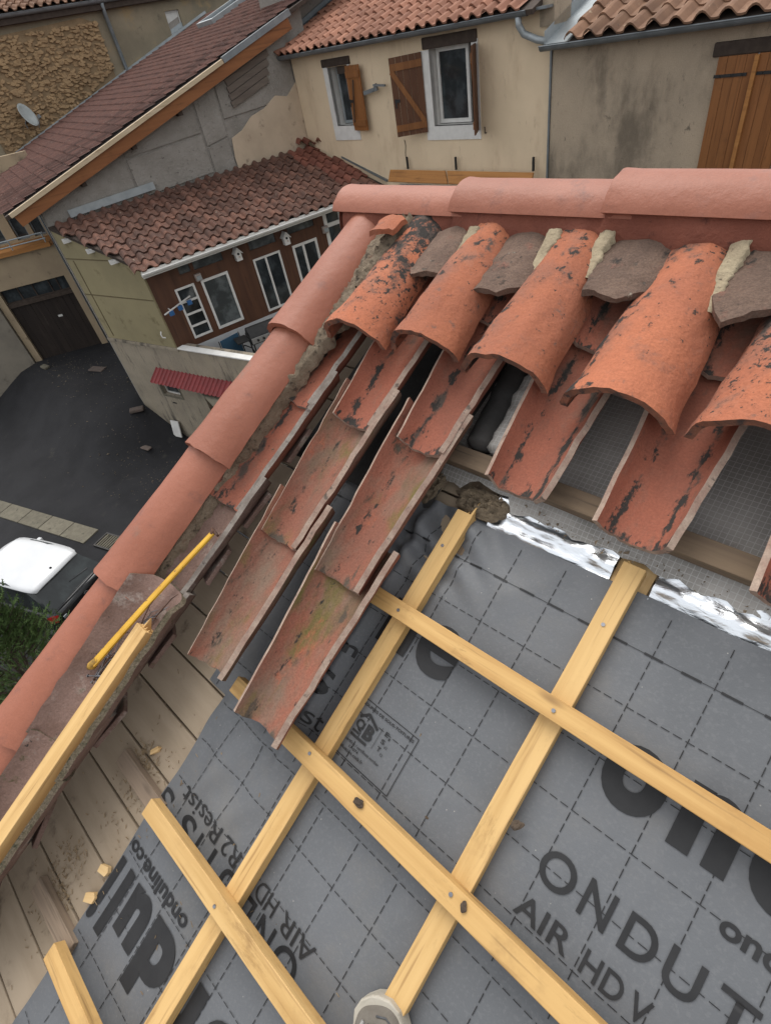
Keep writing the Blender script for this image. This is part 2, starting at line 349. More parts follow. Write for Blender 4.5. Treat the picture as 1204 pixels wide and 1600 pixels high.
def lump(name, pts, rad, mat, parent=None, seed=0, k=10, jit=0.5):
    """rough rope of mortar along pts"""
    b = MB(); P = []; RR = []
    pts = [Vector(p) for p in pts]
    n = max(6, int(sum((pts[i + 1] - pts[i]).length for i in range(len(pts) - 1)) / 0.012))
    for i in range(n + 1):
        t = i / n * (len(pts) - 1); a = min(int(t), len(pts) - 2); p = pts[a].lerp(pts[a + 1], t - a)
        P.append(p); RR.append(rad * (1 + jit * nz(i * 0.37, seed, 0)) * (0.35 if i in (0, n) else 1))
    b.tube(P, RR, k)
    v2 = []
    for q in b.v:
        x = Vector(q); d = rad * 0.45 * jit
        v2.append((x.x + d * nz(x.x * 60, x.y * 60, seed), x.y + d * nz(x.x * 60, x.y * 60, seed + 9), x.z + d * nz(x.y * 60, x.z * 60, seed + 4)))
    b.v = v2
    return b.build(name, mat, parent, smooth=True)

def ribbon(name, L_, R_, mat, parent, h=0.02, seed=0, na=9, step=0.007):
    """rough mortar fillet between two poly-lines"""
    def at(P, t):
        t = t * (len(P) - 1); a = min(int(t), len(P) - 2); return Vector(P[a]).lerp(Vector(P[a + 1]), t - a)
    n = int((Vector(L_[0]) - Vector(L_[-1])).length / step); b = MB()
    for i in range(n + 1):
        k = i / n; p, q = at(L_, k), at(R_, k)
        q = q + (q - p) * 0.35 * nz(k * 40, seed, 3)
        for j in range(na + 1):
            f = j / na; x = p.lerp(q, f); e = math.sin(math.pi * min(1, max(0, f)))
            g = 0.55 * nz(x.x * 70, x.y * 45, seed) + 0.35 * nz(x.x * 160, x.y * 140, seed + 2) + 0.3 * nz(x.x * 20, x.y * 14, seed + 5)
            b.v.append((x.x + 0.002 * nz(x.y * 90, f, seed), x.y, x.z + h * (0.25 + e * 0.5 + g * 1.0) - (0.03 if j in (0, na) else 0)))
    for i in range(n):
        for j in range(na): a = i * (na + 1) + j; b.f.append((a, a + 1, a + na + 2, a + na + 1)); b.mi.append(0)
    return b.build(name, mat, parent, smooth=True)

# ================================================================== GROUND
GZ = -7.7
def gz(x, y):
    def ss(t): t = max(0, min(1, t)); return t * t * (3 - 2 * t)
    return GZ + 1.15 * ss((-14.6 - x) / 2.4) * ss((y - 1.2) / 2.4) + 0.02 * nz(x * 0.4, y * 0.4, 0)
M['asphalt'] = pm('dark_asphalt', (0.0125, 0.0125, 0.014), (0.020, 0.020, 0.022), 0.9, 0.85, 0.6, 40, 0.01, [((0.035, 0.033, 0.030), 2.2, 0.6, 0.75), ((0.045, 0.042, 0.036), 14, 0.70, 0.76)], 0, spec=0.25)
gb = MB(); xs = [-300, -120, -60, -40, -32] + [-28 + 0.5 * i for i in range(41)] + [-6, 0, 20, 60, 120, 300]; ys = [-300, -100, -40, -16, -8] + [-6 + 0.5 * i for i in range(37)] + [16, 30, 60, 120, 300]
for y in ys:
    for x in xs: gb.v.append((x, y, gz(x, y)))
for j in range(len(ys) - 1):
    for i in range(len(xs) - 1):
        a = j * len(xs) + i; gb.f.append((a, a + 1, a + len(xs) + 1, a + len(xs))); gb.mi.append(0)
ground = gb.build('ground', M['asphalt'], smooth=True); tag(ground, kind='structure')

# paved channel strip across the yard, one slab after another, and its drain
M['slab'] = pm('worn_paving', (0.165, 0.150, 0.112), (0.125, 0.112, 0.085), 6, 0.95, 0.7, 50, 0.01, [((0.06, 0.054, 0.042), 9, 0.58, 0.7)], 0.12)
ka = Vector((-21.5, -1.85)); kb = Vector((-11.6, 1.13)); kd = (kb - ka).normalized(); kl = (kb - ka).length
strip = empty('paved_strip', (ka.x, ka.y, GZ), (0, 0, math.atan2(kd.y, kd.x))); tag(strip, kind='structure')
x = 0.0; i = 0
while x < kl - 0.2:
    lw = 0.95 + 0.15 * nz(i * 1.7, 3, 0)
    if not (kl - 1.95 < x < kl - 1.45):
        bb = B(x + 0.012, x + lw - 0.012, -0.26, 0.26, -0.05, 0.035); bb.build('paving_slab', M['slab'], strip, bevel=0.012)
    x += lw; i += 1
gr = empty('drain_grate', (ka.x + kd.x * (kl - 1.05), ka.y + kd.y * (kl - 1.05), GZ + 0.02), (0, 0, math.atan2(kd.y, kd.x)))
tag(gr, 'dark iron slotted drain grate set in the paved strip', 'drain grate')
M['iron'] = pm('dark_iron', (0.035, 0.034, 0.033), (0.06, 0.055, 0.05), 20, 0.7, 0.3, 80, 0.002)
fb = MB(); fb.box(-0.42, 0.42, -0.24, -0.2, 0.0, 0.035); fb.box(-0.42, 0.42, 0.2, 0.24, 0, 0.035); fb.box(-0.42, -0.38, -0.2, 0.2, 0, 0.035); fb.box(0.38, 0.42, -0.2, 0.2, 0, 0.035); fb.build('frame', M['iron'], gr)
sm = B(-0.02, 0.02, -0.2, 0.2, 0.004, 0.03).mesh('slat', M['slab'])
for i in range(9): inst('slat', sm, gr, (-0.32 + 0.08 * i, 0, 0))

# ================================================================== THE HOUSE WHOSE ROOF IS BEING REPAIRED
house = empty('house', (0, 0, 0), (AL, 0, 0))
tag(house, 'near house with terracotta canal tile roof half stripped to grey membrane and pine battens', 'house')
rnd = random.Random(3)
# gable and eaves walls below, down to the ground (roof frame undone so that they stand upright)
M['render'] = pm('house_render', (0.42, 0.36, 0.28), (0.36, 0.30, 0.23), 2, 0.95, 0.5, 60, 0.01, [((0.2, 0.17, 0.13), 4, 0.6, 0.75)], 0)
wb = MB()
CA, SA = math.cos(AL), math.sin(AL)
ya, za = -3.2 * CA + 0.16 * SA, -3.2 * SA - 0.16 * CA
yr, zr = 0.93 * CA + 0.16 * SA, 0.93 * SA - 0.16 * CA
yb = 2 * yr - ya
prof = [(ya, GZ - 0.2), (yb, GZ - 0.2), (yb, za), (yr, zr), (ya, za)]
n0 = len(wb.v)
for X in (-1.20, 9.0): wb.v += [(X, p[0], p[1]) for p in prof]
wb.f += [(0, 1, 2, 3, 4), (9, 8, 7, 6, 5)] + [(i, (i + 1) % 5, 5 + (i + 1) % 5, 5 + i) for i in range(5)]; wb.mi += [0] * 7
wb.build('wall', M['render'], house, rot=(-AL, 0, 0))
# far slope of the roof: simple tiled plane behind the ridge is hidden, only a deck is needed there
fs = MB(); fs.quad((-1.25, yr, zr + 0.13), (9, yr, zr + 0.13), (9, yb + 0.3, za - 0.02), (-1.25, yb + 0.3, za - 0.02)); fs.quad((-1.25, yr, zr + 0.06), (9, yr, zr + 0.06), (9, yb + 0.3, za - 0.09), (-1.25, yb + 0.3, za - 0.09))
fs.build('far_slope', M['painted'], house, rot=(-AL, 0, 0), recalc=False)

# deck boards (run along the eaves direction), the visible ones on the left
v = 0.98; i = 0
while v > -3.0:
    wd = 0.1165
    uo = -1.27 + rnd.uniform(-0.01, 0.01)
    bb = B(uo, 1.9, v - wd + 0.0055, v, -0.085 + rnd.uniform(-.001, .001), -0.0645 + rnd.uniform(-0.0015, 0.0015)); bb.build('deck_board', M['ply'], house, bevel=0.002)
    v -= wd; i += 1

for k, v in enumerate((0.22, 0.02, -0.16, -0.40, -0.62, -0.90, -1.15)):      # broken bedding under the outer gutter
    bk = B(-0.06, 0.05, -0.055, 0.05, -0.006, 0.006); bk.v = [(x + 0.012 * nz(k, x * 30, y * 30), y + 0.014 * nz(x * 30, k, y * 30), z) for x, y, z in bk.v]
    bk.build('broken_tile', M['oldtile'], house, (-1.085 + 0.012 * nz(k * 1.7, 2, 0), v, 0.0), (R(14 * nz(k, 5, 0)), R(-28 + 14 * nz(k, 1, 3)), R(40 * nz(k * 2.3, 0, 1))), bevel=0.002)
# ---- membrane sheets
def hm(u, v):
    h = -0.0565
    # roll of loose membrane along the edge of the tiles
    if v > -0.46:
        k = max(0, min(1, (v + 0.46) / 0.12))
        h += k * (0.026 * math.exp(-((u + 0.632 + 0.01 * nz(v * 4, 2, 0)) / 0.017) ** 2) + 0.012 * math.exp(-((u + 0.685) / 0.02) ** 2))
    # creases near the top left corner
    d = math.hypot(u + 0.60, v - 0.20)
    h += 0.016 * math.exp(-(d / 0.13) ** 2) * math.sin((u * 0.7 + v * 1.3) * 58 + 2 * nz(u * 9, v * 9, 3))
    h += 0.0042 * nz(u * 5, v * 5, 1.7) * (1 if u < -0.2 else 0.55)
    # puckers on the lower sheet by the left edge
    d = math.hypot(u + 0.76, v + 0.50)
    h += 0.006 * math.exp(-(d / 0.16) ** 2) * math.sin((u * 1.2 - v * 0.5) * 46 + 3 * nz(u * 7, v * 7, 5))
    h += 0.0034 * max(0.0, 1 - 2.4 * abs(nz(u * 2.7, v * 2.1, 9.3))) ** 4
    # a batten presses the sheet flat
    for cu in (-0.545, -0.192):
        if abs(u - cu) < 0.035 and v < 0.2: h = min(h, -0.0560)
    return h
def sheet(name, u0, u1, v0, v1, dz, mat, left=None, top=None, step=0.0105):
    b = MB(); nu = int((u1 - u0) / step); nv = int((v1 - v0) / step)
    for j in range(nv + 1):
        for i in range(nu + 1):
            u = u0 + (u1 - u0) * i / nu; vv = v0 + (v1 - v0) * j / nv
            if left and i == 0: u += left(vv)
            if top and j == nv: vv += top(u)
            b.v.append((u, vv, hm(u, vv) + dz))
    for j in range(nv):
        for i in range(nu):
            a = j * (nu + 1) + i; b.f.append((a, a + 1, a + nu + 2, a + nu + 1)); b.mi.append(0)
    return b.build(name, mat, house, smooth=True, recalc=False)
low = sheet('membrane', -0.862, 1.6, -2.2, -0.345, 0.0, M['membrane'], left=lambda v: 0.006 * nz(v * 6, 0, 0))
up = sheet('membrane', -0.93, 1.6, -0.405, 0.252, 0.0035, M['membrane'], top=lambda u: 0.008 * nz(u * 5, 1, 0))
tag(low, 'lower grey membrane strip with upside down print'); tag(up, 'upper grey membrane strip with upright print')

# ---- print on the membrane: lettering, dashes and mark, laid on the sheet
def drape(me, dz):
    for q in me.vertices: q.co.z = hm(q.co.x, q.co.y) + dz
def fine(bm, lim):
    bmesh.ops.triangulate(bm, faces=bm.faces)
    for _ in range(6):
        es = [e for e in bm.edges if e.calc_length() > lim]
        if not es: break
        bmesh.ops.subdivide_edges(bm, edges=es, cuts=1)
        bmesh.ops.triangulate(bm, faces=bm.faces)
def text_mesh(body, bold=0.0):
    c = bpy.data.curves.new('t', 'FONT'); c.body = body; c.size = 1.0; c.offset = bold; c.resolution_u = 6; c.fill_mode = 'FRONT'
    o = bpy.data.objects.new('t', c); COL.objects.link(o)
    dg = bpy.context.evaluated_depsgraph_get(); dg.update()
    me = bpy.data.meshes.new_from_object(o.evaluated_get(dg))
    bpy.data.objects.remove(o); bpy.data.curves.remove(c); return me
def lettering(name, items, parent, dz, flip=None, mat=None, clip=None):
    """items: (text, u0, u1, v0, v1, bold) boxes in roof coordinates; flip=(a, b) turns the print by half a turn"""
    bm = bmesh.new()
    for body, u0, u1, v0, v1, bold in items:
        me = text_mesh(body, bold)
        xs = [q.co.x for q in me.vertices]; ys_ = [q.co.y for q in me.vertices]
        x0, x1, y0, y1 = min(xs), max(xs), min(ys_), max(ys_)
        for q in me.vertices:
            uu = u0 + (q.co.x - x0) / (x1 - x0) * (u1 - u0); vv = v0 + (q.co.y - y0) / (y1 - y0) * (v1 - v0)
            if flip: uu, vv = flip[0] - uu, flip[1] - vv
            q.co = (uu, vv, 0)
        bm.from_mesh(me); bpy.data.meshes.remove(me)
    fine(bm, 0.018)
    if clip is not None: bmesh.ops.bisect_plane(bm, geom=list(bm.verts) + list(bm.edges) + list(bm.faces), plane_co=(clip, 0, 0), plane_no=(-1, 0, 0), clear_outer=True)
    me = bpy.data.meshes.new(name); bm.to_mesh(me); bm.free(); drape(me, dz); me.materials.append(mat or M['print'])
    return inst(name, me, parent)
big = [('o', -0.09, 0.008, -0.09, 0.018, .05), ('n', 0.030, 0.112, -0.088, 0.018, .05), ('d', 0.130, 0.226, -0.09, 0.058, .05), ('u', 0.238, 0.316, -0.09, 0.016, .05),
       ('l', 0.333, 0.358, -0.088, 0.056, .04), ('i', 0.378, 0.403, -0.088, 0.056, .05), ('n', 0.42, 0.502, -0.088, 0.018, .05), ('e', 0.515, 0.611, -0.09, 0.018, .028)]
mid = [('O', -0.105, -0.046, -0.256, -0.198, .012), ('N', -0.031, 0.013, -0.255, -0.198, .012), ('D', 0.033, 0.080, -0.255, -0.199, .012), ('U', 0.093, 0.140, -0.256, -0.199, .012), ('T', 0.158, 0.206, -0.255, -0.199, .012),
       ('I', 0.226, 0.234, -0.255, -0.199, .012), ('S', 0.256, 0.300, -0.256, -0.198, .012), ('S', 0.350, 0.396, -0.256, -0.198, .012)]
sub = [('AIR', -0.108, -0.016, -0.319, -0.284, .012), ('HD', 0.005, 0.066, -0.319, -0.284, .012), ('V', 0.076, 0.104, -0.319, -0.284, .012), ('R2', 0.150, 0.205, -0.319, -0.284, .012), ('Resist', 0.222, 0.40, -0.320, -0.283, .012)]
com = [('onduline.com', 0.129, 0.405, -0.151, -0.118, .025)]
def shift(its, du): return [(t, a + du, b + du, c, d, k) for t, a, b, c, d, k in its]
def letters(items, parent, dz, **k):
    for it in items: lettering('letter' if len(it[0]) == 1 else 'word', [it], parent, dz, **k)
letters(big + mid + sub + com, up, 0.0056)
pv = shift([x for x in big if x[1] > 0.4], -1.009) + shift(mid[-1:], -1.009) + shift([('Resist', 0.275, 0.425, -0.320, -0.283, .0), ('com', 0.30, 0.405, -0.151, -0.128, .02)], -1.009)
letters(pv, up, 0.0062)
letters(shift(big, 1.009) + shift(mid, 1.009), up, 0.0056)
letters(big[:6], low, 0.0022, flip=(-0.46, -0.910), clip=-0.858)
letters(mid, low, 0.0022, flip=(-0.470, -0.900), clip=-0.858)
sub2 = [('AIR', -0.108, -0.016, -0.319, -0.284, .0), ('HD', 0.002, 0.060, -0.319, -0.284, .0), ('R2', 0.130, 0.185, -0.319, -0.284, .0), ('Resist', 0.200, 0.345, -0.320, -0.283, .0)]
letters(sub2, low, 0.0022, flip=(-0.462, -0.925), clip=-0.858)
letters(com, low, 0.0022, flip=(-0.487, -0.925), clip=-0.858)
def dashes(name, parent, dz, us, vs, u0, u1, v0, v1, heavy=None):
    b = MB()
    def seg(p, q, wd):
        d = Vector((q[0] - p[0], q[1] - p[1])); n = Vector((-d.y, d.x)).normalized() * wd / 2; k = max(1, int(d.length / 0.012))
        for i in range(k):
            a = Vector(p) + d * (i / k); c = Vector(p) + d * ((i + 1) / k)
            b.quad((a.x - n.x, a.y - n.y, 0), (c.x - n.x, c.y - n.y, 0), (c.x + n.x, c.y + n.y, 0), (a.x + n.x, a.y + n.y, 0))
    for u in us:
        x = v0
        while x < v1 - 0.016: seg((u, x), (u, x + 0.0155), 0.0016); x += 0.0205
    for vv in vs:
        x = u0
        while x < u1 - 0.016: seg((x, vv), (x + 0.014, vv), 0.0014); x += 0.0195
    if heavy is not None:
        x = u0
        while x < u1 - 0.05:
            seg((x, heavy), (x + 0.032, heavy), 0.0042); seg((x + 0.032, heavy), (x + 0.062, heavy), 0.0010); x += 0.062
    me = b.mesh(name, M['print'], recalc=False); drape(me, dz)
    return inst(name, me, parent)
US = [-0.9 + 0.1 * i for i in range(24)]
dashes('grid_lines', up, 0.0052, US, [0.06, -0.037, -0.134, -0.231, -0.325], -0.92, 1.5, -0.40, 0.245, 0.157)
dashes('grid_lines', low, 0.0018, [x + 0.011 for x in US[1:]], [-0.418 - 0.0965 * i for i in range(16)], -0.85, 1.5, -2.1, -0.41)
# certification mark in its box
cm = MB()
def line(b, p, q, wd):
    d = Vector((q[0] - p[0], q[1] - p[1])); n = Vector((-d.y, d.x)).normalized() * wd / 2; k = max(1, int(d.length / 0.015))
    for i in range(k):
        a = Vector(p) + d * (i / k); c = Vector(p) + d * ((i + 1) / k); b.quad((a.x - n.x, a.y - n.y, 0), (c.x - n.x, c.y - n.y, 0), (c.x + n.x, c.y + n.y, 0), (a.x + n.x, a.y + n.y, 0))
for p, q in (((-0.575, -0.2), (-0.385, -0.2)), ((-0.385, -0.2), (-0.385, -0.321)), ((-0.385, -0.321), (-0.575, -0.321)), ((-0.575, -0.321), (-0.575, -0.2))): line(cm, p, q, 0.0016)
line(cm, (-0.521, -0.237), (-0.502, -0.222), 0.006); line(cm, (-0.503, -0.222), (-0.470, -0.237), 0.006)
line(cm, (-0.521, -0.266), (-0.502, -0.266), 0.0045); line(cm, (-0.521, -0.2745), (-0.476, -0.2745), 0.0055); line(cm, (-0.462, -0.226), (-0.462, -0.272), 0.0008)
me = cm.mesh('quality_mark', M['print'], recalc=False); drape(me, 0.0056); inst('quality_mark', me, up)
lettering('small_print', [('ECRANS SOUPLES DE SOUS-TOITURES', -0.572, -0.392, -0.2125, -0.2065, .02), ('Q', -0.521, -0.499, -0.262, -0.239, .03), ('B', -0.494, -0.472, -0.268, -0.238, .05),
    ('E', -0.452, -0.443, -0.236, -0.227, .02), ('1', -0.440, -0.437, -0.239, -0.234, .0), ('S', -0.452, -0.443, -0.252, -0.243, .02), ('d1', -0.440, -0.433, -0.256, -0.250, .0), ('T', -0.452, -0.443, -0.268, -0.259, .02), ('R2', -0.440, -0.433, -0.272, -0.267, .0),
    ('numéro de certificat / certificate number', -0.562, -0.43, -0.291, -0.285, .01), ('17-074', -0.507, -0.482, -0.2995, -0.294, .01), ('evaluation.cstb.fr', -0.536, -0.462, -0.309, -0.3025, .01)], up, 0.0058)

# ---- counter battens (up the slope) and battens (along the eaves)
def stick(name, L, wd, th, mat, parent, loc, rot, seed, taper=0.0, splinter=False, bev=0.0015):
    """timber, x along its length from 0 to L"""
    b = MB(); n = max(8, int(L / 0.05))
    for i in range(n + 1):
        x = L * i / n; dy = 0.0016 * nz(x * 3, seed, 0); dz = 0.0012 * nz(x * 3, seed, 5)
        for a, c in ((-1, -1), (1, -1), (1, 1), (-1, 1)): b.v.append((x, a * wd / 2 + dy + 0.0006 * nz(x * 30, a + seed, c), c * th / 2 + dz))
    for i in range(n):
        for j in range(4): b.f.append((i * 4 + j, i * 4 + (j + 1) % 4, i * 4 + 4 + (j + 1) % 4, i * 4 + 4 + j)); b.mi.append(0)
    b.f.append((3, 2, 1, 0)); b.f.append(tuple(n * 4 + j for j in range(4))); b.mi += [0, 0]
    if splinter:
        for (y0, y1, z1, l) in splinter:
            k = len(b.v); b.v += [(L - 0.004, y0, -th / 2 * 0.9), (L - 0.004, y1, -th / 2 * 0.9), (L - 0.004, y1, z1), (L - 0.004, y0, z1), (L + l, (y0 + y1) / 2, z1 * 0.5)]
            b.f += [(k, k + 1, k + 4), (k + 1, k + 2, k + 4), (k + 2, k + 3, k + 4), (k + 3, k, k + 4)]; b.mi += [0] * 4
    return b.build(name, mat, parent, loc, rot, bevel=bev)
UPS = (0, 0, R(90))
stick('counter_batten', 1.75, 0.041, 0.027, M['batten2'], house, (-0.547, -1.50, -0.0415), UPS, 1, splinter=[(-0.019, -0.012, 0.012, 0.045), (-0.006, 0.0, 0.006, 0.01)])
stick('counter_batten', 1.99, 0.041, 0.027, M['batten2'], house, (-0.191, -1.70, -0.0415), UPS, 2, splinter=[(0.006, 0.0195, 0.012, 0.008)])
NAILS = []
for (u0, v0, rz, seed, m) in ((-0.665, -0.0085, 0.0, 3, 'batten'), (-0.815, -0.352, R(-0.3), 4, 'batten'), (-0.835, -0.678, R(0.4), 5, 'batten2'), (-0.845, -1.03, R(-0.5), 6, 'batten')):
    st_ = stick('batten', 1.9, 0.0385, 0.027, M[m], house, (u0, v0, -0.0143), (0, 0, rz), seed)
    for cu in (-0.547, -0.191): NAILS.append((cu + rnd.uniform(-.006, .006), v0 + rnd.uniform(-.006, .006), 0.0))
NAILS += [(-0.552, 0.16, -0.0275), (-0.19, 0.165, -0.0275)]
nh = MB(); nh.tube([(0, 0, -0.004), (0, 0, 0.0012)], 0.0036, 10); nm = nh.mesh('nail_head', M['nail'])
for q in NAILS: inst('nail_head', nm, house, q)
# old weathered batten stubs on the boards, and the old batten under the kept tiles
stick('old_batten', 0.20, 0.04, 0.022, M['oldwood'], house, (-1.03, -0.688, -0.053), (0, 0, R(-1)), 11)
stick('old_batten', 0.20, 0.04, 0.022, M['oldwood'], house, (-1.03, -1.035, -0.053), (0, 0, R(1)), 12)
M['oldwood2'] = wood('dirty_old_batten', (0.20, 0.145, 0.095), (0.135, 0.098, 0.068), (0.055, 0.042, 0.032), rough=0.92)
stick('old_batten', 2.2, 0.044, 0.03, M['oldwood2'], house, (-0.66, 0.358, -0.008), (0, 0, R(-0.4)), 13)
stick('old_batten', 2.9, 0.05, 0.03, M['oldwood2'], house, (-1.2, 0.70, -0.012), (0, 0, 0), 14)
for i, (u, vv) in enumerate(((-0.19, 0.10), (-0.55, 0.12), (0.19, 0.1), (0.55, 0.1))):
    stick('rafter', 0.9, 0.07, 0.05, M['oldwood2'] if i != 0 else M['chip'], house, (u, vv, -0.085 + 0.002 * i), UPS, 20 + i)

# ---- old underlay: reinforced grey felt, foil insulation, torn rock wool
def strip_sheet(name, u0, u1, v0, v1, hf, mat, step=0.012, edge=None, lower=None):
    b = MB(); nu = int((u1 - u0) / step); nv = max(2, int((v1 - v0) / step))
    for j in range(nv + 1):
        for i in range(nu + 1):
            u = u0 + (u1 - u0) * i / nu; lo = v0 + (lower(u) if lower else 0); vv = lo + (v1 + (edge(u) if edge else 0) - lo) * j / nv
            b.v.append((u, vv, hf(u, vv)))
    for j in range(nv):
        for i in range(nu):
            a = j * (nu + 1) + i; b.f.append((a, a + 1, a + nu + 2, a + nu + 1)); b.mi.append(0)
    return b.build(name, mat, house, smooth=True, recalc=False)
strip_sheet('felt', -0.66, 1.6, 0.297, 0.95, lambda u, v: -0.030 + 0.010 * nz(u * 6, v * 6, 8) - 0.018 * math.exp(-((v - 0.285) / 0.03) ** 2), M['feltmesh'], 0.02, lower=lambda u: 0.024 * nz(u * 7, 3, 3) + 0.012 * nz(u * 30, 1, 3) + (0.03 if -0.60 < u < -0.47 else 0))
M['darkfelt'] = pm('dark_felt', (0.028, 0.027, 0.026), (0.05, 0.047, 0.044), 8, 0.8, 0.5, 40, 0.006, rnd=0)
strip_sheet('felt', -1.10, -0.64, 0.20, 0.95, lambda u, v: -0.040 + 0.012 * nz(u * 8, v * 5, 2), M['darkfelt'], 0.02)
def foilh(u, v):
    return -0.047 - 0.016 * max(0, min(1, (0.268 - v) / 0.03)) + 0.006 * nz(u * 34, v * 60, 5) + 0.010 * math.sin(v * 190 + 2.6 * nz(u * 3, v * 3, 1) + u * 4) * (0.35 + 0.4 * nz(u * 6, v * 7, 6)) + 0.007 * nz(u * 9, v * 24, 2)
strip_sheet('foil_blanket', -0.50, -0.225, 0.215, 0.325, foilh, M['foil'], 0.005)
strip_sheet('foil_blanket', -0.150, 1.6, 0.205, 0.335, foilh, M['foil'], 0.006)
rw = MB(); rr = random.Random(5)
for (cu, cv, ru_, rv_, hh, sd_) in ((-0.530, 0.286, 0.070, 0.034, 0.020, 1), (-0.668, 0.285, 0.030, 0.055, 0.022, 2)):
    k0 = len(rw.v); na_, nr_ = 44, 16
    for i in range(nr_ + 1):
        for j in range(na_):
            t = 2 * math.pi * j / na_; q = i / nr_; rim_ = 1 + 0.22 * nz(math.cos(t) * 2, math.sin(t) * 2, sd_)
            u = cu + ru_ * q * rim_ * math.cos(t); v = cv + rv_ * q * rim_ * math.sin(t)
            hgt = hh * (1 - q ** 3) * (0.45 + 0.9 * abs(nz(u * 55, v * 55, sd_)) + 0.6 * nz(u * 120, v * 120, sd_ + 4) + 0.35 * nz(u * 260, v * 260, sd_))
            rw.v.append((u + 0.004 * nz(u * 150, v * 150, 8), v + 0.004 * nz(u * 150, v * 150, 3), -0.058 + hgt + 0.012))
    for i in range(nr_):
        for j in range(na_): a_ = k0 + i * na_; rw.f.append((a_ + j, a_ + na_ + j, a_ + na_ + (j + 1) % na_, a_ + (j + 1) % na_)); rw.mi.append(0)
for i in range(0):
    u = rr.gauss(-0.53, 0.035); vv = rr.gauss(0.285, 0.018); z0 = -0.036 + rr.uniform(0, 0.012); a = rr.uniform(0, 6.3); l = rr.uniform(0.01, 0.03)
    rw.tube([(u, vv, z0), (u + l * math.cos(a) * 0.5, vv + l * math.sin(a) * 0.5, z0 + rr.uniform(0, 0.008)), (u + l * math.cos(a), vv + l * math.sin(a), z0 - 0.002)], 0.0009, 3, caps=False)
rwo = rw.build('rock_wool', M['rockwool'], house, smooth=True); tag(rwo, 'torn brown rock wool', kind='stuff')
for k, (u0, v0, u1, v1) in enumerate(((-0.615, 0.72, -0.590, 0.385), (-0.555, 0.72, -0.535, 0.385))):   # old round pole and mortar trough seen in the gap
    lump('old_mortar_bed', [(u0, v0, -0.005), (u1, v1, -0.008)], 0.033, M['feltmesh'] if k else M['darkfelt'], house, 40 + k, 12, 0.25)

# ================================================================== TILES
TM = [M['channel'], M['rim']]; TMM = [M['mossy'], M['rim']]
def put(name, me, u, v, w_, rz=0, tilt=0, ry=0): return inst(name, me, house, (u, v, w_), (tilt, ry, rz))
CH = dict(rl=0.071, ru=0.098, half=72, th=0.0125)
PITCH_T = -0.035
def channel(u, v, seed, mats, L=0.445, rz=0, w_=0.024, ry=0):
    me = canal('channel_tile', L, CH['rl'], CH['ru'], CH['half'], CH['th'], False, mats, seed, 16, 14, 0.004, 0.006)
    return put('channel_tile', me, u, v, w_, rz, PITCH_T, ry)
COLS = {'B': -0.885, 'C': -0.672, 'D': -0.430, 'E': -0.200, 'F': 0.050, 'G': 0.285}
s_ = 1
for cname, cu in COLS.items():
    # kept course under the covers and the hidden course under the ridge
    channel(cu - (0.006 if cname in 'BC' else 0), 0.662 + rnd.uniform(-0.01, 0.01), s_, TM, 0.30, R(rnd.uniform(-1, 1)), 0.040); s_ += 1
    channel(cu, {'B': 0.315, 'C': 0.318, 'D': 0.308, 'E': 0.303, 'F': 0.295, 'G': 0.31}[cname], s_, TM, 0.445, R({'B': 2.2, 'C': 2.0, 'D': 1.8, 'E': 0.6, 'F': 1, 'G': 0}[cname]), 0.030, R(rnd.uniform(-2, 2))); s_ += 1
for cu, v0, rz in ((-0.880, -0.024, 2.4), (-0.856, -0.348, 3.2), (-0.675, -0.028, 1.8), (-0.652, -0.364, 2.8)):
    channel(cu, v0, s_, TMM, 0.447, R(rz + rnd.uniform(-.5, .5)), 0.018 + rnd.uniform(-.003, .003), R(rnd.uniform(-4, 4))); s_ += 1
# channel run beside the verge (outermost gutter), down to the eaves
for k, v0 in enumerate((0.655, 0.318, -0.018, -0.355, -0.70, -1.04, -1.38)):
    mm = [M['channel'], M['greyrim']] if k < 3 else [M['oldtile'], M['greyrim']]
    channel(-1.122, v0, 60 + k, mm, 0.445 if k else 0.30, R(0.6), 0.012 + (0.014 if k == 0 else 0))
# verge tiles
vm = [M['painted'], M['painted']]
for k, v0 in enumerate((0.475, 0.063, -0.350, -0.790, -1.23, -1.67)):
    me = canal('verge_tile', 0.50, 0.106, 0.092, 66, 0.016, True, vm, 80 + k, 18, 16, 0.0022, 0.005, flare=0.004)
    put('verge_tile', me, -1.260 + 0.004 * math.sin(k * 2.1), v0, 0.080, R(0.3), -0.028)
# cover tiles kept under the ridge
for k, (cu, v0, rz, rl) in enumerate(((-1.018, 0.512, 1.5, 0.098), (-0.800, 0.530, 2.2, 0.096), (-0.572, 0.516, 1.0, 0.101), (-0.323, 0.500, 0.6, 0.104), (-0.090, 0.505, 0.4, 0.104), (0.150, 0.51, 0, 0.102), (0.39, 0.5, 0, 0.102))):
    me = canal('cover_tile', 0.44, rl * 1.02, 0.077, 79, 0.0145, True, [M['coverlichen'] if k in (0, 4) else M['cover'], M['coverrim']], 100 + k, 20, 16, 0.0055, 0.006, flare=0.006)
    put('cover_tile', me, cu, v0, 0.085, R(rz), -0.042)
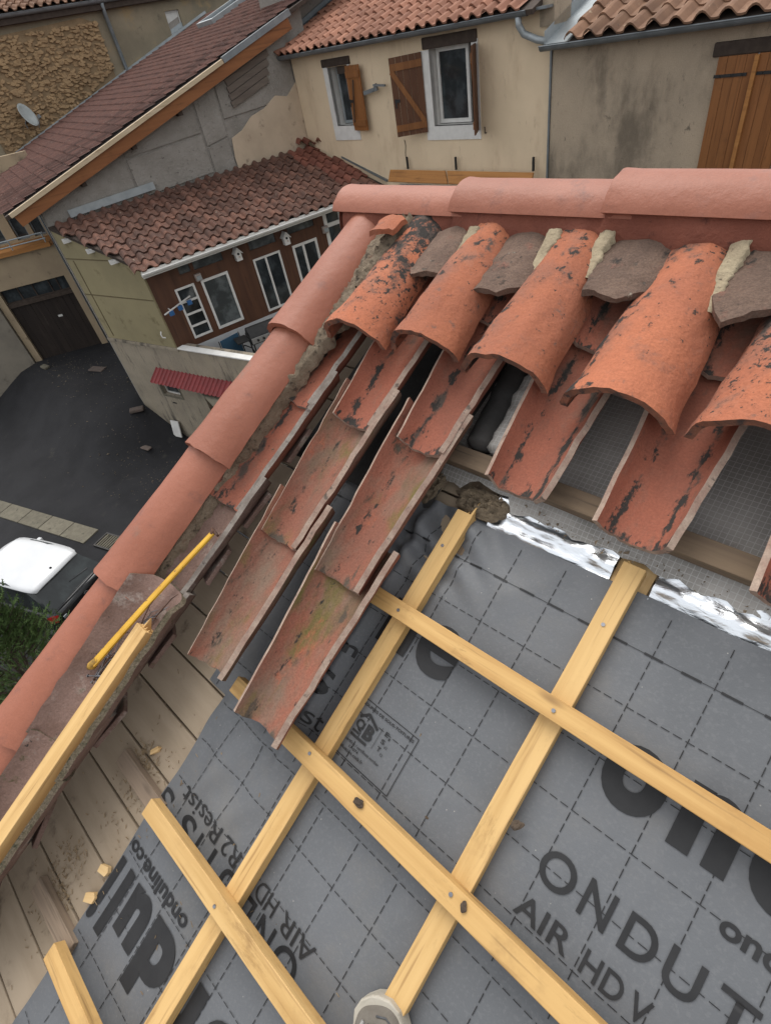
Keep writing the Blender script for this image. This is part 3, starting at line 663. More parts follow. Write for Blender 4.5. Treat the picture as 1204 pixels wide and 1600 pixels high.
# cut grey tile pieces wedged between the covers
def shard(u, v, w_, wd, ln, rz, seed, mat, tilt=-0.1, pts=None):
    b = MB(); n = 8
    pts = pts or [(-0.5, 1), (0.5, 1), (0.5, 0.28), (0.12, 0), (-0.42, 0.16)]
    out = []
    for i_, p in enumerate(pts):
        q_ = pts[(i_ + 1) % len(pts)]; out.append((p[0] * wd, p[1] * ln))
        for f_ in (0.33, 0.66): out.append(((p[0] + (q_[0] - p[0]) * f_) * wd + 0.005 * nz(i_ * 3.1 + f_ * 7, seed, 2), (p[1] + (q_[1] - p[1]) * f_) * ln + 0.006 * nz(i_ * 2.3 + f_ * 5, seed, 6)))
    bm = bmesh.new(); vs = [bm.verts.new((x, y, 0)) for x, y in out]; f = bm.faces.new(vs)
    bmesh.ops.triangulate(bm, faces=bm.faces)
    for _ in range(3): bmesh.ops.subdivide_edges(bm, edges=[e for e in bm.edges if e.calc_length() > 0.022], cuts=1); bmesh.ops.triangulate(bm, faces=bm.faces)
    r_ = bmesh.ops.extrude_face_region(bm, geom=list(bm.faces)); top = [g for g in r_['geom'] if isinstance(g, bmesh.types.BMVert)]
    for q in top: q.co.z += 0.014
    for q in bm.verts:
        q.co.z += 0.004 + 0.5 * wd * 0.22 * (1 - (q.co.x / (wd * 0.5)) ** 2) + 0.004 * nz(q.co.x * 40, q.co.y * 40, seed)
        q.co.x += 0.005 * nz(q.co.y * 70, seed, 1 + q.co.z * 60); q.co.y += 0.007 * nz(q.co.x * 60, seed, 2 + q.co.z * 60)
    bmesh.ops.recalc_face_normals(bm, faces=bm.faces)
    me = bpy.data.meshes.new('tile_shard'); bm.to_mesh(me); bm.free(); me.materials.append(mat); smooth_by_angle(me, 40)
    return put('tile_shard', me, u, v, w_, R(rz), tilt)
shard(-0.905, 0.715, 0.103, 0.125, 0.165, 4, 1, M['shard'], pts=[(-0.5, 1), (0.5, 1), (0.5, 0.35), (0.36, 0.06), (-0.3, 0), (-0.5, 0.2)])
shard(-0.690, 0.690, 0.105, 0.135, 0.195, 3, 2, M['shard'], pts=[(-0.5, 1), (0.5, 1), (0.5, 0.2), (0.1, 0), (-0.42, 0.06), (-0.5, 0.4)])
shard(-0.437, 0.712, 0.108, 0.150, 0.165, 2, 3, M['shard'])
shard(-0.195, 0.700, 0.108, 0.155, 0.175, 2, 4, M['shard'], pts=[(-0.5, 1), (0.5, 1), (0.5, 0.42), (-0.2, 0), (-0.5, 0.42)])
shard(0.05, 0.70, 0.108, 0.15, 0.17, 0, 5, M['shard'])
shard(-1.085, 0.79, 0.150, 0.085, 0.075, 8, 6, M['cover'], tilt=-0.25, pts=[(-0.5, 1), (0.5, 0.9), (0.42, 0.1), (0.0, 0), (-0.5, 0.12)])
for k, (u, v0, v1) in enumerate(((-0.842, 0.745, 0.87), (-0.632, 0.78, 0.88), (-0.515, 0.775, 0.885), (-0.262, 0.735, 0.885), (-0.03, 0.76, 0.87))):
    ribbon('pale_mortar', [(u - 0.024, v1, 0.130), (u - 0.020, v0, 0.114)], [(u + 0.020, v1, 0.136), (u + 0.014, v0, 0.118)], M['palemortar'], house, 0.005, 70 + k, 7, 0.006)
# mortar between verge tiles and the outer gutter
ribbon('mortar', [(-1.205, 0.87, 0.085), (-1.195, 0.62, 0.075), (-1.20, 0.30, 0.066), (-1.20, -0.02, 0.064), (-1.20, -0.31, 0.058)], [(-1.085, 0.87, 0.11), (-1.110, 0.62, 0.085), (-1.168, 0.30, 0.056), (-1.176, -0.02, 0.052), (-1.174, -0.31, 0.046)], M['mortar'], house, 0.016, 3)
ribbon('mortar', [(-1.12, 0.89, 0.12), (-1.13, 0.66, 0.10)], [(-1.045, 0.89, 0.12), (-1.07, 0.66, 0.085)], M['mortar'], house, 0.03, 4)
ribbon('mortar', [(-1.20, -0.70, 0.05), (-1.20, -1.9, 0.05)], [(-1.14, -0.70, 0.052), (-1.14, -1.9, 0.05)], M['mortar'], house, 0.02, 5)
# ridge tiles, overlapping towards the right, on a band of red pointing
def ridge(x0, x1, y0, zc0, zc1, r, seed):
    b = MB(); nx, na = 16, 20
    for lay in (0, 1):
        for i in range(nx + 1):
            k = i / nx; x = x0 + (x1 - x0) * k; zc = zc0 + (zc1 - zc0) * k; rr = r * (1.045 - 0.06 * k) - (0.016 if lay else 0)
            if k < 0.06: rr += 0.002
            for j in range(na + 1):
                t = R(24) + (math.pi - R(48)) * j / na; q = rr + 0.0012 * nz(x * 12, t * 3, seed)
                b.v.append((x + (0.004 * nz(t * 4, seed, 1) if i in (0, nx) else 0), y0 - q * math.cos(t), zc + q * math.sin(t) * 0.97))
    W = na + 1; O = W * (nx + 1)
    for i in range(nx):
        for j in range(na):
            a = i * W + j; b.f.append((a, a + 1, a + W + 1, a + W)); b.f.append((O + a, O + a + W, O + a + W + 1, O + a + 1)); b.mi += [0, 0]
    for j in range(na):
        b.f.append((j, O + j, O + j + 1, j + 1)); a = nx * W + j; b.f.append((a, a + 1, O + a + 1, O + a)); b.mi += [0, 0]
    for i in range(nx):
        a = i * W; b.f.append((a, a + W, O + a + W, O + a)); a = i * W + na; b.f.append((a, O + a, O + a + W, a + W)); b.mi += [0, 0]
    me = b.mesh('ridge_tile', M['painted']); smooth_by_angle(me, 40); return inst('ridge_tile', me, house, rot=(-AL, 0, 0))
RY = 0.826
ridge(-1.375, -0.885, RY, 0.467, 0.475, 0.080, 1)
ridge(-0.935, -0.475, RY, 0.484, 0.490, 0.085, 2)
ridge(-0.535, -0.02, RY, 0.498, 0.502, 0.091, 3)
for i in range(5): ridge(-0.08 + 0.46 * i, 0.44 + 0.46 * i, RY, 0.504, 0.509, 0.091, 4 + i)
rp = MB(); nx = 300
for i in range(nx + 1):
    u = -1.345 + 3.4 * i / nx
    zt = 0.500 + (0.018 if u > -0.93 else 0) + (0.015 if u > -0.53 else 0)
    yt = RY - (0.066 if u < -0.93 else 0.071 if u < -0.53 else 0.076)
    k = min(abs(u - c) for c in (-1.25, -1.035, -0.82, -0.585, -0.33, -0.095, 0.15, 0.39, 0.63, 0.87, 1.1, 1.34, 1.57, 1.8))
    dip = 0.5 - 0.5 * math.cos(math.pi * min(1, k / 0.11)); dip = dip * (1 + 0.15 * nz(u * 30, 0, 0))
    vt, wt = yt * CA + zt * SA, -yt * SA + zt * CA
    lo = Vector((u, vt - 0.044 - 0.010 * nz(u * 14, 3, 0), wt - 0.040 - 0.045 * dip))
    for t in (0, 0.3, 0.6, 0.85, 1.0):
        p = Vector((u, vt + 0.012, wt + 0.006)).lerp(lo, t); p.y -= 0.012 * math.sin(math.pi * min(1, t * 1.1)) + 0.003 * nz(u * 40, t * 5, 1); p.z += 0.004 * nz(u * 50, t * 6, 7) * t
        rp.v.append(tuple(p))
    p = lo + Vector((0, 0.07, -0.03)); rp.v.append(tuple(p))
for i in range(nx):
    for j in range(5): a = i * 6 + j; rp.f.append((a, a + 1, a + 7, a + 6)); rp.mi.append(0)
rp.build('red_pointing', M['redmortar'], house, smooth=True)
ec = MB()   # mortar plug in the open left end of the ridge
ec.poly([(-1.36, RY - 0.072 * math.cos(math.pi * j / 14), 0.466 + 0.07 * math.sin(math.pi * j / 14)) for j in range(15)] + [(-1.355, RY + 0.08, 0.34), (-1.355, RY - 0.08, 0.36)])
ec.build('red_pointing', M['redmortar'], house, rot=(-AL, 0, 0), recalc=False)

# dirt and mortar crumbs along the torn edge of the old underlay and on the kept tiles
rq = random.Random(33); cr = MB()
for k in range(420):
    u = rq.uniform(-0.68, 0.6); v = 0.305 + 0.02 * nz(u * 8, 2, 0) + rq.gauss(0, 0.012); s0 = rq.uniform(0.001, 0.0042) * (1.8 if rq.random() < 0.08 else 1); w0 = -0.036 + rq.uniform(-0.004, 0.006)
    if k > 230: u = -1.10 + rq.gauss(0, 0.02); v = rq.uniform(-1.2, 0.3); w0 = 0.030; s0 *= 0.8
    p = [Vector((u + s0 * rq.uniform(-1, 1), v + s0 * rq.uniform(-1, 1), w0 + s0 * rq.uniform(-0.3, 1))) for _ in range(4)]
    for q in ((0, 1, 2), (0, 2, 3), (0, 3, 1), (1, 3, 2)): cr.poly([p[i] for i in q])
o = cr.build('crumbs', M['mortar'], house); tag(o, 'mortar crumbs along the torn underlay', kind='stuff')

# ================================================================== NEIGHBOURING BUILDINGS
M['cream'] = pm('cream_render', (0.70, 0.56, 0.39), (0.645, 0.515, 0.355), 1.1, 0.95, 0.5, 30, 0.01, [((0.56, 0.43, 0.29), 2.0, 0.50, 0.75), ((0.45, 0.34, 0.23), 5, 0.60, 0.76)], 0, sst=(1, 1, 0.35))
M['tanwall'] = pm('stained_tan_render', (0.41, 0.33, 0.24), (0.33, 0.27, 0.20), 0.7, 0.96, 0.7, 26, 0.015, [((0.165, 0.135, 0.10), 0.8, 0.46, 0.68, 2, -0.03), ((0.36, 0.30, 0.225), 5, 0.64, 0.76), ((0.13, 0.108, 0.082), 9, 0.60, 0.75)], 0, sst=(1, 1, 0.5), grain=0.12, gsc=60)
M['white'] = pm('white_paint', (0.66, 0.65, 0.62), (0.58, 0.57, 0.54), 5, 0.6, 0.15, 40, 0.003, rnd=0.04)
M['zinc'] = pm('zinc_sheet', (0.22, 0.24, 0.25), (0.17, 0.185, 0.195), 4, 0.5, 0.2, 20, 0.004, metal=0.55, rnd=0.05)
M['palezinc'] = pm('pale_zinc', (0.36, 0.39, 0.40), (0.29, 0.32, 0.33), 4, 0.5, 0.2, 20, 0.004, metal=0.4, rnd=0.05)
M['darkbeam'] = pm('dark_lintel', (0.045, 0.033, 0.026), (0.065, 0.048, 0.038), 8, 0.9, 0.5, 30, 0.006)
M['shutter'] = wood('varnished_shutter', (0.255, 0.105, 0.034), (0.19, 0.074, 0.023), (0.07, 0.03, 0.013), along=2, knots=False, gs=0.25, rough=0.5)
M['shutterdark'] = wood('shutter_panel', (0.125, 0.055, 0.027), (0.095, 0.040, 0.02), (0.04, 0.018, 0.01), along=2, knots=False, gs=0.25, rough=0.6)
M['ochre'] = wood('ochre_board', (0.40, 0.185, 0.055), (0.31, 0.135, 0.04), (0.14, 0.06, 0.02), along=0, knots=False, gs=0.25)
M['black'] = pm('black_iron', (0.015, 0.015, 0.015), (0.025, 0.024, 0.023), 10, 0.6, 0.2, 40, 0.003)
M['glass'] = glass()
M['rtile'] = pm('orange_roof_tile', (0.31, 0.148, 0.095), (0.245, 0.112, 0.072), 3, 0.85, 0.4, 30, 0.006, [((0.45, 0.24, 0.15), 6, 0.6, 0.74), ((0.16, 0.075, 0.05), 9, 0.62, 0.75)], 0.22)
M['ttile'] = pm('tan_roof_tile', (0.23, 0.13, 0.08), (0.17, 0.095, 0.06), 3, 0.9, 0.5, 30, 0.006, [((0.33, 0.24, 0.16), 8, 0.6, 0.74), ((0.09, 0.06, 0.045), 9, 0.6, 0.75)], 0.25)
M['vtile'] = pm('brown_roof_tile', (0.140, 0.066, 0.045), (0.085, 0.047, 0.036), 3.5, 0.9, 0.5, 30, 0.006, [((0.22, 0.165, 0.125), 9, 0.60, 0.72), ((0.18, 0.07, 0.042), 5, 0.62, 0.75), ((0.05, 0.035, 0.03), 12, 0.6, 0.72)], 0.30)
M['vtilered'] = pm('red_roof_tile', (0.19, 0.068, 0.044), (0.14, 0.052, 0.036), 4, 0.85, 0.4, 30, 0.006, [((0.10, 0.05, 0.04), 9, 0.62, 0.75)], 0.22)
M['dtile'] = pm('purple_brown_tile', (0.118, 0.058, 0.045), (0.078, 0.042, 0.035), 3, 0.92, 0.8, 20, 0.012, [((0.19, 0.135, 0.11), 9, 0.60, 0.70), ((0.23, 0.18, 0.15), 22, 0.66, 0.72), ((0.045, 0.027, 0.025), 6, 0.6, 0.75)], 0.30)

M['block'] = pm('grey_concrete', (0.29, 0.268, 0.24), (0.235, 0.216, 0.19), 2.2, 0.97, 1.0, 18, 0.03, [((0.34, 0.315, 0.28), 22, 0.58, 0.70), ((0.095, 0.085, 0.075), 9, 0.6, 0.74)], 0.08)

def wall_holes(b, x0, x1, z0, z1, y0, y1, holes, m=0, mr=None):
    """wall slab with rectangular openings: faces only, reveals get slot mr"""
    mr = m if mr is None else mr
    xs = sorted({x0, x1, *[h[0] for h in holes], *[h[1] for h in holes]}); zs = sorted({z0, z1, *[h[2] for h in holes], *[h[3] for h in holes]})
    def hole(x, z): return any(h[0] < x < h[1] and h[2] < z < h[3] for h in holes)
    for i in range(len(xs) - 1):
        for j in range(len(zs) - 1):
            if hole((xs[i] + xs[i + 1]) / 2, (zs[j] + zs[j + 1]) / 2): continue
            a, c, e, g = xs[i], xs[i + 1], zs[j], zs[j + 1]
            b.quad((a, y0, e), (c, y0, e), (c, y0, g), (a, y0, g), m); b.quad((a, y1, e), (a, y1, g), (c, y1, g), (c, y1, e), m)
    for (a, c, e, g) in holes:
        b.quad((a, y0, e), (a, y0, g), (a, y1, g), (a, y1, e), mr); b.quad((c, y0, e), (c, y1, e), (c, y1, g), (c, y0, g), mr)
        b.quad((a, y0, g), (c, y0, g), (c, y1, g), (a, y1, g), mr); b.quad((a, y0, e), (a, y1, e), (c, y1, e), (c, y0, e), mr)
    b.quad((x0, y0, z0), (x0, y0, z1), (x0, y1, z1), (x0, y1, z0), m); b.quad((x1, y0, z0), (x1, y1, z0), (x1, y1, z1), (x1, y0, z1), m)
    b.quad((x0, y0, z1), (x1, y0, z1), (x1, y1, z1), (x0, y1, z1), m)

def window(parent, x0, x1, z0, z1, y, fr=0.06, mull=(), tran=(), frame='white', depth=0.06, pane='glass'):
    """frame with one pane per opening; pane and frame are parts of the window"""
    b = MB(); xs = [x0] + list(mull) + [x1]; zs = [z0] + list(tran) + [z1]
    b.box(x0, x0 + fr, y, y + depth, z0, z1); b.box(x1 - fr, x1, y, y + depth, z0, z1)
    b.box(x0 + fr, x1 - fr, y, y + depth, z0, z0 + fr); b.box(x0 + fr, x1 - fr, y, y + depth, z1 - fr, z1)
    for q in mull: b.box(q - fr / 2, q + fr / 2, y + 0.003, y + depth, z0 + fr, z1 - fr)
    for q in tran: b.box(x0 + fr, x1 - fr, y + 0.006, y + depth - 0.003, q - fr / 2, q + fr / 2)
    o = b.build('window', M[frame] if isinstance(frame, str) else frame, parent)
    for i in range(len(xs) - 1):
        for j in range(len(zs) - 1):
            a = xs[i] + (fr if i == 0 else fr / 2); c = xs[i + 1] - (fr if i == len(xs) - 2 else fr / 2)
            e = zs[j] + (fr if j == 0 else fr / 2); g = zs[j + 1] - (fr if j == len(zs) - 2 else fr / 2)
            B(a, c, y + depth * 0.55, y + depth * 0.55 + 0.008, e, g).build('pane', M[pane], o)
    return o

def roman_tile(name, p, L, h, mat, n=9, round_=True):
    """one wavy roof tile: x across 0..p, y up the slope 0..L, lower end raised and thick"""
    b = MB(); pr = []
    for i in range(n + 1):
        k = i / n
        if round_: z = h * max(0, math.sin(math.pi * min(1, k / 0.62))) ** 0.8 if k < 0.62 else h * 0.03 - h * 0.12 * math.sin(math.pi * (k - 0.62) / 0.38)
        else: z = h * (0.5 if (k < 0.12 or 0.45 < k < 0.57) else 0.0) + 0.004
        pr.append((p * (k * 1.02), z))
    for i in range(n):
        (a, za_), (c, zc_) = pr[i], pr[i + 1]
        b.quad((a, 0, za_ + 0.040), (c, 0, zc_ + 0.040), (c, L, zc_ + 0.006), (a, L, za_ + 0.006))
        b.quad((c, 0, zc_ + 0.040), (a, 0, za_ + 0.040), (a, 0.004, za_ + 0.008), (c, 0.004, zc_ + 0.008))
    me = b.mesh(name, mat, merge=0.0005, recalc=False)
    return me

# ------------------------------------------------------------------ cream house with the two windows
FROT = (0, 0, R(-2.5358)); FLOC = (0.509, 11.061, 0)
cream = empty('cream_house', FLOC, FROT); tag(cream, 'cream rendered house with two shuttered windows and orange tiled roof behind the ridge', 'house')
wb = MB(); wall_holes(wb, -15.14, -7.15, -8.2, 0.62, 0.0, 0.42, [(-13.70, -12.93, -1.10, 0.14), (-10.22, -9.05, -1.20, 0.19)], 0, 1)
wb.build('wall', [M['cream'], M['white']], cream, recalc=False)
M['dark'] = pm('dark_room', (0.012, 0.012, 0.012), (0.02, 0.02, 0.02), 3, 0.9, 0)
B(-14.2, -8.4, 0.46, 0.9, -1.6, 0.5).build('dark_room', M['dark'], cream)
for rect in ((-13.87, -13.70, -1.10, 0.15), (-12.93, -12.84, -1.10, 0.15), (-13.87, -12.84, -1.42, -1.10)): B(rect[0], rect[1], -0.02, 0.10, rect[2], rect[3]).build('surround', M['white'], cream)
for rect in ((-10.47, -10.22, -1.20, 0.18), (-9.05, -8.88, -1.20, 0.24), (-10.47, -8.88, -1.47, -1.20)): B(rect[0], rect[1], -0.02, 0.10, rect[2], rect[3]).build('surround', M['white'], cream)
B(-13.88, -12.80, -0.045, 0.2, 0.15, 0.31).build('lintel', M['darkbeam'], cream, bevel=0.02)
B(-13.40, -13.0, 0.05, 0.2, -0.02, 0.15).build('lintel', M['darkbeam'], cream)
B(-10.38, -8.90, -0.045, 0.2, 0.19, 0.39).build('lintel', M['darkbeam'], cream, bevel=0.02)
window(cream, -13.66, -12.95, -1.08, 0.12, 0.24, 0.06, (-13.3,), (), 'palezinc')
window(cream, -10.20, -9.30, -1.18, 0.18, 0.20, 0.075, (), ())
ow = empty('open_casement', (-9.12, 0.22, 0), (0, 0, R(-100)), cream)
b = MB(); b.box(-0.6, -0.54, 0, 0.05, -1.12, 0.14); b.box(-0.06, 0, 0, 0.05, -1.12, 0.14); b.box(-0.54, -0.06, 0, 0.05, -1.12, -1.05); b.box(-0.54, -0.06, 0, 0.05, 0.08, 0.14); b.build('frame', M['white'], ow); B(-0.54, -0.06, 0.02, 0.028, -1.05, 0.08).build('pane', M['glass'], ow)

def shutter(parent, loc, rz, W, H, brace, mat='shutter', panel='shutterdark', planks=5):
    """board shutter hinged at x=0, running to x=W; y=0 is the seen face"""
    s = empty('shutter', loc, (0, 0, rz), parent)
    pw = W / planks
    pmesh = B(0.003, abs(pw) - 0.003, 0.02, 0.05, 0, H).mesh('plank', M[panel])
    for i in range(planks): inst('plank', pmesh, s, (min(0, W) + i * abs(pw), 0, 0))
    x0, x1 = min(0, W), max(0, W)
    for z in (0.10, H - 0.24): B(x0 + 0.01, x1 - 0.01, 0.0, 0.02, z, z + 0.13).build('rail', M[mat], s)
    if brace:
        b = MB(); a, c = (x0 + 0.03, H - 0.24), (x1 - 0.05, 0.23)
        if brace < 0: a, c = (x1 - 0.05, H - 0.24), (x0 + 0.03, 0.23)
        b.bar((a[0], 0.008, a[1]), (c[0], 0.008, c[1]), 0.02, 0.10, (1, 0, 0.5)); b.build('brace', M[mat], s)
    b = MB(); b.box(x0 + 0.04, x0 + 0.16, -0.012, 0.0, H * 0.45, H * 0.49); b.box(x0 + 0.05, x0 + 0.08, -0.02, -0.012, H * 0.38, H * 0.5); b.build('latch', M['black'], s)
    return s
def hinge(parent, x0, x1, y, z): 
    b = MB(); b.box(x0, x1, y - 0.012, y, z - 0.02, z + 0.02)
    k = max(2, int((x1 - x0) / 0.14))
    for i in range(k): c = x0 + (x1 - x0) * (i + 0.5) / k; b.tube([(c, y - 0.012, z), (c, y - 0.026, z)], 0.018, 6)
    b.build('hinge', M['black'], parent)
# shutter of the small window, folded out; the two leaves of the large one
shutter(cream, (-12.96, -0.10, -1.20), R(-8), 0.60, 1.33, 0, planks=4, panel='shutter')
b = MB(); b.bar((-12.86, -0.13, -1.02), (-12.62, -0.17, -0.15), 0.02, 0.025, (1, 0, 0)); b.build('shutter_stay', M['darkbeam'], cream)
s2 = shutter(cream, (-10.40, -0.06, -1.30), math.atan2(0.45, 0.58), -0.735, 1.47, 1, planks=5)
shutter(cream, (-8.98, -0.03, -1.30), math.atan2(-0.50, 0.30), 0.60, 1.47, -1, planks=4)
b = MB(); b.bar((-12.33, -0.12, -0.44), (-11.85, -0.12, -0.37), 0.07, 0.08); b.bar((-11.95, -0.14, -0.30), (-11.55, -0.14, -0.33), 0.05, 0.04); b.bar((-12.0, -0.14, -0.42), (-11.85, -0.14, -0.28), 0.05, 0.03); b.build('grey_bracket', M['zinc'], cream)
b = MB(); b.tube([(-8.74, -0.005, -1.36), (-8.74, -0.06, -1.36), (-8.74, -0.06, -1.24)], 0.012, 6); b.build('shutter_catch', M['black'], cream)
b = MB(); b.tube([(-11.26 + 0.02 * math.sin(i), -0.012, -1.45 - 0.07 * i) for i in range(10)], 0.007, 5); b.build('cable', M['black'], cream)
# ochre boards folded over the lower opening, each with its iron hook
for k, (x0, x1) in enumerate(((-11.62, -9.62), (-9.58, -7.33))):
    b = MB(); b.prism([(0, 0), (x1 - x0, 0), (x1 - x0 - (0.0 if k else 0.14), 0.27), (0.02 - (0.14 if k else 0), 0.27)], 0, 0.05)
    b.build('folded_shutter', M['ochre'], cream, (x0, -0.42, -2.27), (R(-24), 0, 0), bevel=0.008)
for x in (-11.18, -9.60, -7.48): B(x - 0.02, x + 0.02, -0.10, -0.06, -2.06, -1.80).build('hook', M['black'], cream)
B(-11.55, -7.4, -0.10, 0.0, -2.75, -2.42).build('door_frame', M['palezinc'], cream)
# gutter with its swan neck, and the tiled roof
def gutter(parent, x0, x1, y, z, r, mat, name='gutter', slope=0.0):
    b = MB(); n = 10
    for (x, zz) in ((x0, z), (x1, z + slope)):
        for j in range(n + 1):
            t = math.pi * (1 + j / n); b.v.append((x, y + r * math.cos(t), zz + r * math.sin(t)))
    for j in range(n): b.f.append((j, j + 1, n + 2 + j, n + 1 + j)); b.mi.append(0)
    b.f.append(tuple(range(n + 1))); b.f.append(tuple(range(n + 1, 2 * n + 2))[::-1]); b.mi += [0, 0]
    b.tube([(x0, y - r, z), (x1, y - r, z + slope)], 0.014, 6)
    return b.build(name, mat, parent, recalc=False)
gutter(cream, -15.6, -7.52, -0.30, 0.53, 0.085, M['zinc'])
B(-15.14, -7.15, -0.26, 0.0, 0.50, 0.54).build('soffit', M['zinc'], cream)
b = MB(); b.tube([(-7.72, -0.30, 0.46), (-7.72, -0.28, 0.34), (-7.66, -0.20, 0.20), (-7.4, -0.16, 0.09), (-7.02, -0.14, 0.0)], 0.06, 10); b.build('downpipe', M['palezinc'], cream, smooth=True)
def tiled_roof(parent, loc, rz, slope, x0, x1, depth, p, L, h, mat, mask=None, name='roof_tile', deckmat=None, limit=None, round_=True, seed=0, mat2=None, deck=True, altm=None, deckpts=None):
    """deck + one object per tile; tiles past the limit (farthest rows) join one 'stuff' part"""
    rf = empty('roof', loc, (0, 0, rz), parent) if False else None
    d = B(x0, x1, -0.02, depth, -0.10, -0.02)
    if deckpts: d = MB(); d.prism(deckpts, -0.10, -0.02); d.v = [(x, z, y) for x, y, z in d.v]
    rf = d.build('roof', deckmat or M['darkbeam'], parent, loc, (slope, 0, rz)) if deck else None
    me = roman_tile(name, p, L * 1.12, h, mat, round_=round_); me2 = roman_tile(name, p, L * 1.12, h, mat2, round_=round_) if mat2 else None
    rg = random.Random(seed); rows = int(depth / L); cols = int((x1 - x0) / p); cells = []
    for j in range(rows):
        for i in range(cols):
            x = x0 + i * p; y = j * L - 0.05
            if mask and not mask(x + p / 2, y + L / 2): continue
            cells.append((x, y, altm(x, y) if altm else False))
    rest = []
    if limit and len(cells) > limit[0]:
        cells.sort(key=limit[1]); rest = cells[limit[0]:]; cells = cells[:limit[0]]
    for x, y, al in cells:
        inst(name, me2 if (al and me2) else me, rf, (x + rg.uniform(-.006, .006), y + rg.uniform(-.014, .014), rg.uniform(0, 0.010)), (R(rg.uniform(-1.2, 1.2)), R(rg.uniform(-1.5, 1.5)), R(rg.uniform(-1.2, 1.2))))
    if rest:
        b = MB(); base = [tuple(q.co) for q in me.vertices]; fs_ = [tuple(q.vertices) for q in me.polygons]
        for x, y, al in rest:
            k = len(b.v); dx, dy, dz = rg.uniform(-.006, .006), rg.uniform(-.014, .014), rg.uniform(0, .010)
            b.v += [(q[0] + x + dx, q[1] + y + dy, q[2] + dz) for q in base]; b.f += [tuple(k + i for i in f) for f in fs_]; b.mi += [0] * len(fs_)
        o = b.build('more_roof_tiles', mat, rf, recalc=False); tag(o, kind='stuff')
    return rf
tiled_roof(cream, (-15.32, -0.36, 0.56), 0, R(18), 0.0, 7.95, 3.6, 0.285, 0.37, 0.075, M['rtile'], seed=1)
b = MB(); b.bar((-15.42, -0.40, 0.60), (-15.42, 3.2, 1.76), 0.22, 0.05); b.bar((-15.50, -0.40, 0.66), (-15.50, 3.2, 1.82), 0.05, 0.14); b.build('valley_flashing', M['zinc'], cream)
B(-7.42, -7.12, -0.05, 0.5, 0.25, 1.2).build('party_wall', M['tanwall'], cream)
B(-17.2, -15.58, 0.9, 5.0, -2.0, 3.6).build('side_wall', M['block'], cream)

# ------------------------------------------------------------------ tan house on the right
tan = empty('tan_house', FLOC, FROT); tag(tan, 'stained tan rendered house at top right with large brown wooden shutter', 'house')
wb = MB(); wall_holes(wb, -7.12, 3.0, -8.2, 0.05, -0.06, 0.42, [(-4.12, -3.0, -2.7, -0.45)], 0, 0); wb.build('wall', M['tanwall'], tan, recalc=False)
B(-4.24, -2.88, -0.11, 0.15, -0.45, -0.27).build('lintel', M['darkbeam'], tan, bevel=0.02)
for k, (x0, x1) in enumerate(((-4.13, -3.585), (-3.555, -3.0))):
    sh = empty('shutter', (x0, -0.12, -2.72), (0, 0, 0), tan); pw = (x1 - x0) / 4
    pmesh = B(0.002, pw - 0.002, 0.0, 0.045, 0, 2.27).mesh('plank', M['shutter'])
    for i in range(4): inst('plank', pmesh, sh, (i * pw, 0.004 * (i % 2), 0))
    hinge(sh, -0.02 if k == 0 else 0.02, 0.46, 0.0, 2.03); hinge(sh, -0.02, 0.46, 0.0, 0.4)
B(-3.60, -3.54, -0.16, -0.121, -2.72, -0.46).build('cover_strip', M['ochre'], tan)
gutter(tan, -7.22, 3.0, -0.30, 0.0, 0.085, M['zinc'])
B(-7.12, 3.0, -0.26, -0.06, -0.02, 0.03).build('soffit', M['zinc'], tan)
tiled_roof(tan, (-7.12, -0.36, 0.04), 0, R(18), 0.42, 9.6, 3.2, 0.365, 0.46, 0.10, M['ttile'], seed=2)
b = MB(); b.quad((-7.12, -0.36, 0.02), (-6.62, -0.36, 0.02), (-6.62, 2.8, 1.05), (-7.12, 2.8, 1.05)); b.quad((-7.12, -0.36, 0.0), (-7.12, 2.8, 1.03), (-7.12, 2.8, 1.25), (-7.12, -0.36, 0.2)); b.build('valley_flashing', M['palezinc'], tan, recalc=False)

B(-7.16, -7.125, -0.09, 0.0, -8.0, -0.08).build('joint_strip', M['zinc'], tan)

# ------------------------------------------------------------------ long house with the sloping verge on the left
GROT = (0, 0, R(76.449)); GLOC = (-14.640, 11.732, 0)
M['plaster'] = pm('pinkish_plaster', (0.52, 0.415, 0.305), (0.44, 0.35, 0.255), 1.6, 0.95, 0.5, 30, 0.01, [((0.22, 0.17, 0.125), 3, 0.58, 0.75)], 0)
gab = empty('gable_house', GLOC, GROT); tag(gab, 'grey block gable end house with purple brown tiled roof and orange verge board', 'house')
SL = 0.291
def rl_(x): return -1.04 + SL * (x + 8.17)           # underside line of the roof along the gable
def under(x): return rl_(x) - 0.33
b = MB(); b.prism([(-7.58, -8.2), (0.6, -8.2), (0.6, under(0.6) + 0.2), (-7.58, under(-7.58) + 0.2)], 0.02, 0.4); b.build('wall', M['block'], gab)
def panel(name, pts, y, th, mat): q = MB(); q.prism(pts, y - th, y); return q.build(name, mat, gab, bevel=0.006)
g_ = 0.012
for (x0, x1, za_, zb_) in ((-7.56, -5.17, -2.6, None), (-5.13, -3.02, -1.55, -0.70), (-5.13, -3.02, -0.66, None), (-2.98, -2.34, -1.7, -0.92), (-2.98, -2.34, -0.88, None), (-2.30, -0.02, -0.42, None)):
    t0 = under(x0) - 0.01 if zb_ is None else zb_; t1 = under(x1) - 0.01 if zb_ is None else zb_ + (0.10 if x0 > -3 else 0.07)
    panel('concrete_panel', [(x0 + g_, za_ + (0.0)), (x1 - g_, za_ + (0.08 if zb_ is not None else 0.09)), (x1 - g_, t1), (x0 + g_, t0)], 0.018, 0.03, M['block'])
